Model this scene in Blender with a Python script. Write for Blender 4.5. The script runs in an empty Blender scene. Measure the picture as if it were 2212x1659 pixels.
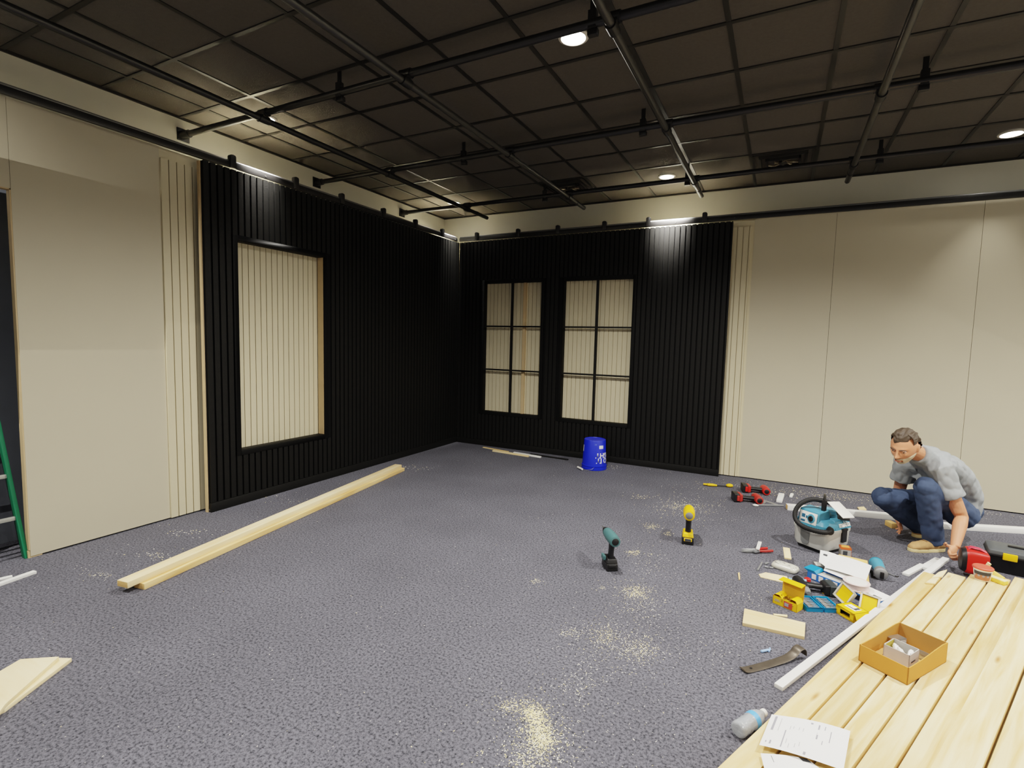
import bpy, bmesh, math, random
from mathutils import Vector, Matrix, Euler
random.seed(7)
SC = bpy.context.scene
COL = SC.collection
PI = math.pi
def R(a): return math.radians(a)
V = Vector

# ------------------------------------------------------------------ camera
CAM_H = 1.57
FPX, CX, CY = 1113.5, 1106.0, 829.5
ROW = [V((0.88632432, 0.4624284, 0.02427299)), V((0.05970054, -0.06213141, -0.99628085)), V((-0.45920044, 0.88447706, -0.08267581))]
EYE = V((0, 0, CAM_H))
cam_d = bpy.data.cameras.new('camera')
cam = bpy.data.objects.new('camera', cam_d)
COL.objects.link(cam)
cam_d.sensor_width = 36.0
cam_d.sensor_fit = 'HORIZONTAL'
cam_d.lens = 36.0 * FPX / 2212.0
cam_d.clip_start = 0.02
r, d, f = ROW
cam.matrix_world = Matrix(((r.x, -d.x, -f.x, 0), (r.y, -d.y, -f.y, 0), (r.z, -d.z, -f.z, CAM_H), (0, 0, 0, 1)))
SC.camera = cam

def ray(u, v):
    return ROW[0] * ((u - CX) / FPX) + ROW[1] * ((v - CY) / FPX) + ROW[2]
def F(u, v, z=0.0):            # point of the horizontal plane at height z seen at a photo pixel
    q = ray(u, v)
    return EYE + q * ((z - CAM_H) / q.z)
def Cd(u, v, depth):           # point at a forward depth
    return EYE + ray(u, v) * depth

# ------------------------------------------------------------------ materials
def lin(c):
    c = c / 255.0
    return c / 12.92 if c <= 0.04045 else ((c + 0.055) / 1.055) ** 2.4
def rgb(h):
    if isinstance(h, str):
        h = h.lstrip('#')
        return tuple(lin(int(h[i:i + 2], 16)) for i in (0, 2, 4)) + (1.0,)
    return tuple(lin(x) for x in h) + (1.0,)
def scale(c, k): return tuple(min(1.0, x * k) for x in c[:3]) + (1.0,)
_M = {}
def M(name, col, rough=0.55, metal=0.0, var=0.06, nscale=30.0, bump=0.0, bscale=60.0, spec=0.5, emit=0.0, trans=0.0, alpha=1.0, coat=0.0):
    if name in _M: return _M[name]
    m = bpy.data.materials.new(name); m.use_nodes = True
    nt = m.node_tree; N = nt.nodes; L = nt.links
    b = N['Principled BSDF']
    c = rgb(col) if not isinstance(col, tuple) or max(col) > 1.0 else col
    tc = N.new('ShaderNodeTexCoord')
    no = N.new('ShaderNodeTexNoise'); no.inputs['Scale'].default_value = nscale; no.inputs['Detail'].default_value = 3
    L.new(tc.outputs['Object'], no.inputs['Vector'])
    mx = N.new('ShaderNodeMix'); mx.data_type = 'RGBA'
    mx.inputs[6].default_value = scale(c, 1 - var); mx.inputs[7].default_value = scale(c, 1 + var)
    L.new(no.outputs['Fac'], mx.inputs[0]); L.new(mx.outputs[2], b.inputs['Base Color'])
    b.inputs['Roughness'].default_value = rough; b.inputs['Metallic'].default_value = metal
    b.inputs['Specular IOR Level'].default_value = spec
    b.inputs['Transmission Weight'].default_value = trans
    b.inputs['Alpha'].default_value = alpha
    b.inputs['Coat Weight'].default_value = coat
    if emit:
        b.inputs['Emission Color'].default_value = c; b.inputs['Emission Strength'].default_value = emit
    if bump:
        n2 = N.new('ShaderNodeTexNoise'); n2.inputs['Scale'].default_value = bscale; n2.inputs['Detail'].default_value = 4
        L.new(tc.outputs['Object'], n2.inputs['Vector'])
        bp = N.new('ShaderNodeBump'); bp.inputs['Strength'].default_value = bump; bp.inputs['Distance'].default_value = 0.01
        L.new(n2.outputs['Fac'], bp.inputs['Height']); L.new(bp.outputs['Normal'], b.inputs['Normal'])
    _M[name] = m
    return m

def wood(name, light, dark, knots=True, rough=0.6, stretch=14.0):
    if name in _M: return _M[name]
    m = bpy.data.materials.new(name); m.use_nodes = True
    nt = m.node_tree; N = nt.nodes; L = nt.links; b = N['Principled BSDF']
    tc = N.new('ShaderNodeTexCoord'); oi = N.new('ShaderNodeObjectInfo')
    add = N.new('ShaderNodeVectorMath'); add.operation = 'ADD'
    cmb = N.new('ShaderNodeCombineXYZ')
    mul = N.new('ShaderNodeMath'); mul.operation = 'MULTIPLY'; mul.inputs[1].default_value = 37.0
    L.new(oi.outputs['Random'], mul.inputs[0])
    for k in range(3): L.new(mul.outputs[0], cmb.inputs[k])
    L.new(tc.outputs['Object'], add.inputs[0]); L.new(cmb.outputs[0], add.inputs[1])
    mp = N.new('ShaderNodeMapping'); mp.inputs['Scale'].default_value = (1.0, stretch, stretch)
    L.new(add.outputs[0], mp.inputs['Vector'])
    n1 = N.new('ShaderNodeTexNoise'); n1.inputs['Scale'].default_value = 2.2; n1.inputs['Detail'].default_value = 5; n1.inputs['Distortion'].default_value = 0.6
    L.new(mp.outputs[0], n1.inputs['Vector'])
    n3 = N.new('ShaderNodeTexNoise'); n3.inputs['Scale'].default_value = 1.3; n3.inputs['Detail'].default_value = 2
    L.new(add.outputs[0], n3.inputs['Vector'])
    ramp = N.new('ShaderNodeValToRGB')
    ramp.color_ramp.elements[0].position = 0.3; ramp.color_ramp.elements[0].color = rgb(dark)
    ramp.color_ramp.elements[1].position = 0.62; ramp.color_ramp.elements[1].color = rgb(light)
    L.new(n1.outputs['Fac'], ramp.inputs['Fac'])
    mx0 = N.new('ShaderNodeMix'); mx0.data_type = 'RGBA'; mx0.blend_type = 'MULTIPLY'; mx0.inputs[0].default_value = 0.6
    r3 = N.new('ShaderNodeValToRGB'); r3.color_ramp.elements[0].position = 0.35; r3.color_ramp.elements[0].color = (0.78, 0.66, 0.5, 1)
    r3.color_ramp.elements[1].position = 0.6; r3.color_ramp.elements[1].color = (1, 1, 1, 1)
    L.new(n3.outputs['Fac'], r3.inputs['Fac']); L.new(ramp.outputs[0], mx0.inputs[6]); L.new(r3.outputs[0], mx0.inputs[7])
    out = mx0.outputs[2]
    if knots:
        mp2 = N.new('ShaderNodeMapping'); mp2.inputs['Scale'].default_value = (1.7, 8.0, 0.0)
        L.new(add.outputs[0], mp2.inputs['Vector'])
        vo = N.new('ShaderNodeTexVoronoi'); vo.inputs['Scale'].default_value = 1.0
        L.new(mp2.outputs[0], vo.inputs['Vector'])
        kr = N.new('ShaderNodeValToRGB'); kr.color_ramp.elements[0].position = 0.02; kr.color_ramp.elements[0].color = (1, 1, 1, 1)
        kr.color_ramp.elements[1].position = 0.10; kr.color_ramp.elements[1].color = (0, 0, 0, 1)
        L.new(vo.outputs['Distance'], kr.inputs['Fac'])
        mx = N.new('ShaderNodeMix'); mx.data_type = 'RGBA'
        L.new(kr.outputs[0], mx.inputs[0]); L.new(out, mx.inputs[6]); mx.inputs[7].default_value = rgb((168, 112, 56))
        out = mx.outputs[2]
    L.new(out, b.inputs['Base Color']); b.inputs['Roughness'].default_value = rough
    b.inputs['Specular IOR Level'].default_value = 0.3
    _M[name] = m
    return m

# ------------------------------------------------------------------ mesh builder
class MB:
    def __init__(s): s.v = []; s.f = []; s.mi = []; s.cur = 0
    def mat(s, i): s.cur = i; return s
    def face(s, idx): s.f.append(tuple(idx)); s.mi.append(s.cur)
    def add(s, vs, fs, X=None):
        o = len(s.v)
        s.v += [tuple(X @ V(p)) if X is not None else tuple(p) for p in vs]
        for q in fs: s.face([o + i for i in q])
        return s
    def hexa(s, p):                      # 8 corners: bottom ring then top ring
        return s.add(p, [(3, 2, 1, 0), (4, 5, 6, 7), (0, 1, 5, 4), (1, 2, 6, 5), (2, 3, 7, 6), (3, 0, 4, 7)])
    def box(s, c, sz, X=None, taper=1.0, tapery=None):
        x, y, z = sz[0] / 2, sz[1] / 2, sz[2] / 2
        ty = taper if tapery is None else tapery
        p = [(-x, -y, -z), (x, -y, -z), (x, y, -z), (-x, y, -z), (-x * taper, -y * ty, z), (x * taper, -y * ty, z), (x * taper, y * ty, z), (-x * taper, y * ty, z)]
        p = [V(c) + V(q) for q in p]
        if X is not None: p = [X @ q for q in p]
        return s.hexa(p)
    def span(s, lo, hi):
        return s.box([(a + b) / 2 for a, b in zip(lo, hi)], [b - a for a, b in zip(lo, hi)])
    def prism(s, poly, z0, z1, X=None):
        n = len(poly)
        vs = [(p[0], p[1], z0) for p in poly] + [(p[0], p[1], z1) for p in poly]
        fs = [tuple(range(n - 1, -1, -1)), tuple(range(n, 2 * n))] + [(i, (i + 1) % n, n + (i + 1) % n, n + i) for i in range(n)]
        return s.add(vs, fs, X)
    def rings(s, rs, closed=True, caps=True):
        n = len(rs[0]); o = len(s.v)
        for q in rs: s.v += [tuple(p) for p in q]
        for i in range(len(rs) - 1):
            for j in range(n if closed else n - 1):
                k = (j + 1) % n
                s.face((o + i * n + j, o + i * n + k, o + (i + 1) * n + k, o + (i + 1) * n + j))
        if caps and closed:
            s.face([o + j for j in range(n - 1, -1, -1)])
            s.face([o + (len(rs) - 1) * n + j for j in range(n)])
        return s
    def lathe(s, prof, seg=24, X=None, c=(0, 0, 0), caps=True):
        rs = []
        for (rad, z) in prof:
            q = []
            for j in range(seg):
                a = 2 * PI * j / seg
                p = V((c[0] + rad * math.cos(a), c[1] + rad * math.sin(a), c[2] + z))
                q.append(X @ p if X is not None else p)
            rs.append(q)
        return s.rings(rs, caps=caps)
    def loft(s, pts, rad, seg=14, side=None, caps=True, round_ends=False):
        pts = [V(p) for p in pts]
        rs = []
        prev = None
        n = len(pts)
        for i, p in enumerate(pts):
            t = (pts[min(i + 1, n - 1)] - pts[max(i - 1, 0)])
            t = t.normalized() if t.length > 1e-9 else V((0, 0, 1))
            ref = V(side) if side is not None else (prev if prev is not None else (V((0, 0, 1)) if abs(t.z) < 0.9 else V((1, 0, 0))))
            a = (ref - t * ref.dot(t))
            if a.length < 1e-6: a = t.orthogonal()
            a.normalize(); b = t.cross(a)
            if side is None: prev = a
            ra = rad[i] if not isinstance(rad, (int, float)) else rad
            if not isinstance(ra, (tuple, list)): ra = (ra, ra)
            rs.append([p + a * (ra[0] * math.cos(2 * PI * j / seg)) + b * (ra[1] * math.sin(2 * PI * j / seg)) for j in range(seg)])
        return s.rings(rs, caps=caps)
    def cyl(s, p0, p1, r0, r1=None, seg=16):
        return s.loft([p0, p1], [r0, r0 if r1 is None else r1], seg)
    def ball(s, c, r, seg=14, X=None):
        r = r if isinstance(r, (tuple, list)) else (r, r, r)
        n = max(6, seg // 2); rs = []
        for i in range(n + 1):
            th = PI * (i + 0.02) / (n + 0.04)
            q = []
            for j in range(seg):
                a = 2 * PI * j / seg
                p = V((r[0] * math.sin(th) * math.cos(a), r[1] * math.sin(th) * math.sin(a), -r[2] * math.cos(th)))
                p = X @ p if X is not None else p
                q.append(p + V(c))
            rs.append(q)
        return s.rings(rs)
    def build(s, name, mats, parent=None, bevel=0.0, seg=2, smooth=None, world=False):
        me = bpy.data.meshes.new(name)
        me.from_pydata([tuple(p) for p in s.v], [], s.f)
        mats = mats if isinstance(mats, (list, tuple)) else [mats]
        for m in mats: me.materials.append(m)
        for p, k in zip(me.polygons, s.mi): p.material_index = k
        bm = bmesh.new(); bm.from_mesh(me)
        bmesh.ops.remove_doubles(bm, verts=bm.verts, dist=1e-6)
        bmesh.ops.recalc_face_normals(bm, faces=bm.faces)
        if bevel > 0:
            es = [e for e in bm.edges if len(e.link_faces) == 2 and e.calc_face_angle(0) > R(28)]
            if es: bmesh.ops.bevel(bm, geom=es, offset=bevel, segments=seg, affect='EDGES', profile=0.6, clamp_overlap=True)
        bm.to_mesh(me); bm.free()
        if smooth or bevel > 0:
            for p in me.polygons: p.use_smooth = True
            me.set_sharp_from_angle(angle=R(smooth or 40))
        o = bpy.data.objects.new(name, me); COL.objects.link(o)
        if parent is not None: o.parent = parent
        return o

def tag(o, label=None, cat=None, group=None, kind=None):
    if label: o['label'] = label
    if cat: o['category'] = cat
    if group: o['group'] = group
    if kind: o['kind'] = kind
    return o
def thing(name, label, cat, loc=(0, 0, 0), rotz=0.0, group=None, rot=None):
    o = bpy.data.objects.new(name, None); COL.objects.link(o)
    o.empty_display_size = 0.05
    o.location = loc; o.rotation_euler = rot if rot is not None else (0, 0, rotz)
    return tag(o, label, cat, group)
def struct(o): o['kind'] = 'structure'; return o
def recenter(o):
    """put a top-level mesh's origin at the centre of its base"""
    me = o.data
    xs = [v.co.x for v in me.vertices]; ys = [v.co.y for v in me.vertices]; zs = [v.co.z for v in me.vertices]
    c = V(((min(xs) + max(xs)) / 2, (min(ys) + max(ys)) / 2, min(zs)))
    me.transform(Matrix.Translation(-c)); o.location = o.location + c
    return o
def text_mesh(txt, size, depth=0.0, align='CENTER', bold=0.0):
    cu = bpy.data.curves.new('lettering', 'FONT'); cu.body = txt; cu.size = size; cu.extrude = depth; cu.align_x = align; cu.align_y = 'CENTER'
    cu.offset = bold; cu.resolution_u = 3
    to = bpy.data.objects.new('lettering', cu); COL.objects.link(to)
    dg = bpy.context.evaluated_depsgraph_get()
    me = bpy.data.meshes.new_from_object(to.evaluated_get(dg))
    bpy.data.objects.remove(to); bpy.data.curves.remove(cu)
    return me
def yaw(a, b): return math.atan2(b.y - a.y, b.x - a.x)
def TR(loc=(0, 0, 0), rot=(0, 0, 0)): return Matrix.Translation(V(loc)) @ Euler(rot).to_matrix().to_4x4()
LPOWER = 210.0
# ================================================================== SETTING
def carpet_mat():
    m = bpy.data.materials.new('carpet'); m.use_nodes = True
    nt = m.node_tree; N = nt.nodes; L = nt.links; b = N['Principled BSDF']
    tc = N.new('ShaderNodeTexCoord')
    n1 = N.new('ShaderNodeTexNoise'); n1.inputs['Scale'].default_value = 80; n1.inputs['Detail'].default_value = 5; n1.inputs['Roughness'].default_value = 0.75
    n2 = N.new('ShaderNodeTexNoise'); n2.inputs['Scale'].default_value = 1.6; n2.inputs['Detail'].default_value = 4
    n3 = N.new('ShaderNodeTexVoronoi'); n3.inputs['Scale'].default_value = 46
    for n in (n1, n2, n3): L.new(tc.outputs['Object'], n.inputs['Vector'])
    r1 = N.new('ShaderNodeValToRGB'); e = r1.color_ramp.elements
    e[0].position = 0.34; e[0].color = CARPET_D; e[1].position = 0.56; e[1].color = CARPET_L
    L.new(n1.outputs['Fac'], r1.inputs['Fac'])
    r2 = N.new('ShaderNodeValToRGB'); e = r2.color_ramp.elements
    e[0].position = 0.35; e[0].color = (0.9, 0.9, 0.9, 1); e[1].position = 0.65; e[1].color = (1.05, 1.05, 1.05, 1)
    L.new(n2.outputs['Fac'], r2.inputs['Fac'])
    mx = N.new('ShaderNodeMix'); mx.data_type = 'RGBA'; mx.blend_type = 'MULTIPLY'; mx.inputs[0].default_value = 1
    L.new(r1.outputs[0], mx.inputs[6]); L.new(r2.outputs[0], mx.inputs[7])
    r3 = N.new('ShaderNodeValToRGB'); e = r3.color_ramp.elements
    e[0].position = 0.035; e[0].color = (1, 1, 1, 1); e[1].position = 0.06; e[1].color = (0, 0, 0, 1)
    L.new(n3.outputs['Distance'], r3.inputs['Fac'])
    mx2 = N.new('ShaderNodeMix'); mx2.data_type = 'RGBA'
    ml = N.new('ShaderNodeMath'); ml.operation = 'MULTIPLY'; ml.inputs[1].default_value = 0.35
    L.new(r3.outputs[0], ml.inputs[0]); L.new(ml.outputs[0], mx2.inputs[0])
    L.new(mx.outputs[2], mx2.inputs[6]); mx2.inputs[7].default_value = rgb((185, 180, 178))
    L.new(mx2.outputs[2], b.inputs['Base Color']); b.inputs['Roughness'].default_value = 0.95
    b.inputs['Specular IOR Level'].default_value = 0.15
    bp = N.new('ShaderNodeBump'); bp.inputs['Strength'].default_value = 0.12; bp.inputs['Distance'].default_value = 0.004
    L.new(n1.outputs['Fac'], bp.inputs['Height']); L.new(bp.outputs['Normal'], b.inputs['Normal'])
    return m
CARPET_D = rgb((30, 31, 36)); CARPET_L = rgb((108, 108, 117))
m_carpet = carpet_mat()
m_tile = M('ceiling_tile', (96, 92, 86), 0.9, var=0.12, nscale=40, bump=0.3, bscale=180, spec=0.2)
m_tbar = M('ceiling_bar', (40, 38, 35), 0.4, spec=0.6)
m_upper = M('room_paint', (222, 219, 206), 0.8, var=0.03, nscale=4)
m_cream = M('cream_paint', (199, 191, 168), 0.62, var=0.025, nscale=2.5, spec=0.35)
m_creams = M('cream_slat_paint', (212, 202, 172), 0.55, var=0.03, nscale=3, spec=0.35)
m_black = M('black_slat_paint', (25, 25, 24), 0.5, var=0.15, nscale=25, bump=0.12, bscale=120, spec=0.25)
m_blackback = M('black_groove_paint', (14, 14, 14), 0.7, spec=0.2)
m_void = M('window_frame_black', (12, 12, 12), 0.6, spec=0.2)
m_reveal = M('raw_edge', (200, 176, 136), 0.6, var=0.12, nscale=9)
m_drape = M('black_drape', (100, 104, 112), 0.45, var=0.2, nscale=3)
m_steel = M('black_steel', (24, 23, 23), 0.38, metal=0.0, var=0.25, nscale=14, spec=0.7)
m_steel2 = M('grey_black_steel', (52, 51, 49), 0.34, metal=0.0, var=0.3, nscale=8, spec=0.8)

CEIL = 3.55
struct(MB().span((-5.2, -4.2, -0.1), (5.8, 7.3, 0.0)).build('floor', m_carpet))
struct(MB().span((-5.13, -4.2, 0), (-5.03, 7.3, 3.65)).build('wall_left', m_upper))
struct(MB().span((-5.13, 7.143, 0), (5.8, 7.243, 3.65)).build('wall_back', m_upper))
struct(MB().span((5.7, -4.2, 0), (5.8, 7.3, 3.65)).build('wall_right', m_upper))
ceil = struct(MB().span((-5.2, -4.3, CEIL), (5.8, 7.3, CEIL + 0.1)).build('ceiling', m_tile))
TBW = 0.015
GX = [-5.244 + 0.605 * i for i in range(1, 19)]
GY = [3.546 + 0.614 * j for j in range(-12, 6)]
g = MB()
for x in GX: g.span((x - TBW, -4.2, CEIL - 0.006), (x + TBW, 7.14, CEIL + 0.002))
for y in GY: g.span((-5.03, y - TBW, CEIL - 0.0075), (5.7, y + TBW, CEIL + 0.002))
g.span((-5.03, -4.2, CEIL - 0.02), (-5.012, 7.14, CEIL)); g.span((-5.03, 7.125, CEIL - 0.02), (5.7, 7.143, CEIL))
g.build('ceiling_grid', m_tbar, ceil)['label'] = 'thin dark metal bars between the black ceiling tiles'

# ---- the cream and black set walls that stand inside the room
PITCH, SLAT, DEEP = 0.0628, 0.045, 0.018
def slats_run(a0, a1, z0, z1, holes, pitch=PITCH, slat=SLAT):
    """(a_start, a_end, z_start, z_end) of every slat piece, cut around the window holes"""
    out = []; a = a0
    while a < a1 - 0.005:
        b_ = min(a + slat, a1)
        segs = [(z0, z1)]
        for (h0, h1, hz0, hz1) in holes:
            if b_ > h0 and a < h1:
                ns = []
                lo, hi = a, b_
                for s0, s1 in segs:
                    if hz0 > s0: ns.append((s0, min(s1, hz0)))
                    if hz1 < s1: ns.append((max(s0, hz1), s1))
                segs = ns
        for s0, s1 in segs: out.append((a, b_, s0, s1))
        a += pitch
    return out
def sheet_with_holes(a0, a1, z0, z1, holes):
    """rectangles tiling a sheet around its holes"""
    out = []; cur = a0
    for (h0, h1, hz0, hz1) in sorted(holes):
        out += [(cur, h0, z0, z1), (h0, h1, z0, hz0), (h0, h1, hz1, z1)]; cur = h1
    out.append((cur, a1, z0, z1)); return out

XL, YB = -4.37, 6.60            # front faces of the black slats
XC, YC = -4.50, 6.70            # faces of the cream walls
# left: plain cream sheet with the doorway
w = MB()
w.span((XC - 0.045, 1.535, 0.012), (XC, 2.452, 3.05))
w.span((XC - 0.045, 0.50, 2.48), (XC, 1.533, 3.05))
w.span((XC - 0.045, -0.70, 0.012), (XC, 0.498, 3.05))
wl = struct(w.build('wall_left_cream', m_cream))
e = MB(); e.span((XC - 0.047, 1.527, 0.055), (XC - 0.002, 1.535, 2.48)); e.span((XC - 0.047, 0.5, 2.472), (XC - 0.002, 1.535, 2.48))
e.span((XC - 0.04, 1.523, 0.0), (XC - 0.006, 1.60, 0.05))
tag(e.build('door_jamb', m_reveal, wl), 'raw wood edge of the doorway')
# left: cream slat wall behind the black one
w = MB(); w.span((XC - 0.03, 2.452, 0.01), (XC - 0.002, 6.70, 3.04))
for a, b_, s0, s1 in slats_run(2.455, 6.68, 0.012, 2.965, [], PITCH, 0.0555): w.span((XC - 0.004, a, s0), (XC + 0.016, b_, s1))
struct(w.build('wall_left_cream_slats', m_creams))
# back: cream slat wall and plain cream sheets
w = MB(); w.span((-4.53, YC, 0.01), (-0.36, YC + 0.03, 3.04))
for a, b_, s0, s1 in slats_run(-4.49, -0.39, 0.012, 2.965, [], PITCH, 0.0555): w.span((a, YC - 0.016, s0), (b_, YC + 0.004, s1))
struct(w.build('wall_back_cream_slats', m_creams))
w = MB()
for a, b_ in ((-0.36, 0.449), (0.452, 1.678), (1.681, 2.9), (2.903, 4.12), (4.123, 5.34)):
    w.span((a, YC - 0.002, 0.012), (b_, YC + 0.04, 3.05))
w.mat(1).span((-0.36, YC + 0.012, 0.012), (5.3, YC + 0.03, 3.04))
struct(w.build('wall_back_cream', [m_cream, m_blackback]))

def black_wall(name, a0, a1, holes, P, ztop):
    """P(a, depth, z) -> world; depth grows away from the room"""
    def bx(mb, a, b_, d0, d1, z0, z1):
        p, q = P(a, d0, z0), P(b_, d1, z1)
        mb.span([min(x, y) for x, y in zip(p, q)], [max(x, y) for x, y in zip(p, q)])
    TRM = 0.045
    big = [(h0 - TRM, h1 + TRM, z0 - TRM, z1 + TRM) for (h0, h1, z0, z1) in holes]
    w = MB()
    for a, b_, s0, s1 in slats_run(a0 + 0.006, a1, 0.085, ztop, big): bx(w, a, b_, 0.0, DEEP + 0.002, s0, s1)
    w.mat(1)
    for a, b_, s0, s1 in sheet_with_holes(a0, a1, 0.03, ztop - 0.004, holes): bx(w, a, b_, DEEP, 0.05, s0, s1)
    o = struct(w.build(name, [m_black, m_blackback]))
    bb = MB(); bx(bb, a0, a1, -0.006, DEEP, 0.0, 0.082)
    tag(bb.build('baseboard', m_black, o, bevel=0.003), 'flat black board along the foot of the slats')
    return o, bx
lw, lbx = black_wall('wall_left_black', 2.722, 6.60, [(3.022, 4.012, 0.503, 2.412)], lambda a, dd, z: (XL - dd, a, z), 3.016)
bw, bbx = black_wall('wall_back_black', XL, -0.585, [(-3.922, -3.0, 0.522, 2.408), (-2.668, -1.722, 0.522, 2.408)], lambda a, dd, z: (a, YB + dd, z), 3.022)
s = MB(); lbx(s, 2.710, 2.722, 0.03, 0.06, 0.0, 3.01); tag(s.build('raw_edge_strip', m_reveal, lw), 'pale raw edge of the black slat wall')
def window(name, bx, h, muntins):
    h0, h1, z0, z1 = h; T = 0.045
    fr = MB()
    for (a, b_, c, d_) in ((h0 - T, h0, z0 - T, z1 + T), (h1, h1 + T, z0 - T, z1 + T), (h0, h1, z0 - T, z0), (h0, h1, z1, z1 + T)):
        bx(fr, a, b_, -0.003, DEEP, c, d_)
    o = struct(fr.build(name, m_void, bevel=0.002))
    rv = MB()
    sides = [(h0 - 0.001, h0 + 0.003, z0, z1), (h1 - 0.003, h1 + 0.001, z0, z1), (h0, h1, z0 - 0.001, z0 + 0.003), (h0, h1, z1 - 0.003, z1 + 0.001)]
    for k, (a, b_, c, d_) in enumerate(sides):
        rv.mat(1 if k == 1 and not muntins else 0); bx(rv, a, b_, 0.018, 0.10, c, d_)
    tag(rv.build('window_reveal', [m_void, m_reveal], o), 'lining inside the window opening')
    if muntins:
        m = (h0 + h1) / 2
        v = MB(); bx(v, m - 0.016, m + 0.016, 0.006, 0.03, z0, z1); v.build('muntin', m_black, o)
        for zz in (1.148, 1.781):
            q = MB(); bx(q, h0, h1, 0.004, 0.028, zz - 0.011, zz + 0.011); q.build('muntin', m_black, o)
    return o
pl = MB(); pl.span((-4.65, 0.5, 3.035), (-4.53, 6.84, 3.055)); pl.span((-4.53, 6.72, 3.035), (5.3, 6.84, 3.055)); struct(pl.build('hidden_bounce_plate', m_creams))  # unseen plates added along the wall tops to bounce light onto the ceiling
window('window_1', lbx, (3.022, 4.012, 0.503, 2.412), False)
window('window_2', bbx, (-3.922, -3.0, 0.522, 2.408), True)
window('window_3', bbx, (-2.668, -1.722, 0.522, 2.408), True)
struct(MB().span((-3.305, YC - 0.05, 0.012), (-3.262, YC - 0.016, 3.0)).build('trim_1', m_reveal))
struct(MB().span((-5.0, -0.8, 0.0), (-4.985, 2.5, 3.0)).build('wall_drape', m_drape))

# ---- rails over the set walls
def rail(name, label, p0, p1, clips, out, face):
    """p0,p1: ends of the bar's centre line; out: unit vector into the room"""
    p0, p1, out = V(p0), V(p1), V(out)
    t = thing(name, label, 'rail', ((p0 + p1) / 2).to_tuple())
    c = (p0 + p1) / 2; ax = (p1 - p0).normalized(); Ln = (p1 - p0).length
    Xf = Matrix((( ax.x, out.x, 0, 0), (ax.y, out.y, 0, 0), (ax.z, out.z, 1, 0), (0, 0, 0, 1)))
    b = MB().box((0, 0, 0), (Ln, 0.03, 0.052), Xf); b.build('bar', m_steel, t, bevel=0.004)
    q = MB().cyl(Xf @ V((-Ln / 2, -0.012, 0.036)), Xf @ V((Ln / 2, -0.012, 0.036)), 0.013); q.build('pipe', M('rail_pipe_steel', (112, 112, 112), 0.3, var=.1, spec=.8), t, smooth=40)
    k = 0
    for cpos in clips:
        s_ = cpos
        m = MB()
        pr = [(-0.027, -0.045), (0.027, -0.045), (0.027, 0.055), (0.021, 0.066), (0.0, 0.07), (-0.021, 0.066), (-0.027, 0.055)]
        Y = Xf @ TR((s_, 0.03, 0.02), (R(90), 0, 0))
        m.prism(pr, 0.0, 0.045, Y)
        m.build('clip', m_steel, t, bevel=0.004)
        nb = MB().cyl(Xf @ V((s_ + 0.33, 0.015, 0.0)), Xf @ V((s_ + 0.33, 0.019, 0.0)), 0.008, seg=10); nb.build('bolt', m_steel2, t)
    return t
RZ = 3.055
rail('wall_rail', 'black metal rail with clips along the top of the left set wall', (XL - 0.03, 0.45, RZ), (XL - 0.03, 6.57, RZ),
     [y - 3.51 for y in (3.0, 3.67, 4.28, 4.955, 5.575, 6.186)], (1, 0, 0), 'x')
rail('wall_rail', 'black metal rail with clips along the top of the back set wall', (XL - 0.01, YB + 0.02, RZ + 0.008), (5.2, YB + 0.02, RZ + 0.008),
     [x - 0.41 for x in (-4.075, -3.394, -2.788, -2.134, -1.567, -0.902)], (0, -1, 0), 'y')

# ---- pipe grid under the ceiling
PR = 0.026
ZX, ZY = 3.395, 3.343
YX = (2.955, 4.505, 6.065)
XY = (-3.90, -2.42, -0.95, 0.512)
hang = {0: (-3.05, -1.07, 2.2), 1: (-2.95, -1.15, 0.75, 2.9), 2: (-2.75, -1.03, 0.72, 2.6)}
def hanger(mb, x, y):
    mb.span((x - 0.017, y - 0.006, ZX - 0.005), (x + 0.017, y + 0.006, CEIL))
    mb.span((x - 0.024, y - 0.02, ZX - 0.03), (x + 0.024, y + 0.02, ZX + 0.07))
    mb.span((x - 0.03, y - 0.008, ZX - 0.062), (x + 0.03, y + 0.03, ZX - 0.028))
which = ['nearest', 'middle', 'farthest']
for i, y in enumerate(YX):
    t = thing('ceiling_pipe', ['black pipe fixed to the left wall under the ceiling, nearest of three crossing the room', 'black pipe fixed to the left wall under the ceiling, middle of three crossing the room', 'black pipe fixed to the left wall under the ceiling, farthest of the three'][i], 'pipe', (0, y, ZX), group='black pipes running across the room')
    m = MB().cyl((-5.02, 0, 0), (5.6, 0, 0), PR, seg=18); m.build('pipe', m_steel, t, smooth=40)
    fl = MB().span((-5.03, -0.055, -0.055), (-5.02, 0.055, 0.055)); fl.cyl((-5.02, 0, 0), (-4.93, 0, 0), 0.038, 0.034, 18)
    for a in (-1, 1):
        for b_ in (-1, 1): fl.cyl((-5.02, a * 0.042, b_ * 0.042), (-5.014, a * 0.042, b_ * 0.042), 0.007, seg=8)
    fl.build('wall_flange', m_steel, t, smooth=40)
    for x in hang[i]:
        h = MB(); hanger(h, x, y)
        h.v = [(a, b_ - y, c - ZX) for a, b_, c in h.v]
        h.build('hanger', m_steel, t, bevel=0.003)
    for x in XY:
        j = MB().cyl((x - 0.045, 0, 0), (x + 0.045, 0, 0), 0.034, seg=18); j.build('joint', m_steel, t, smooth=40)
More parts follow.
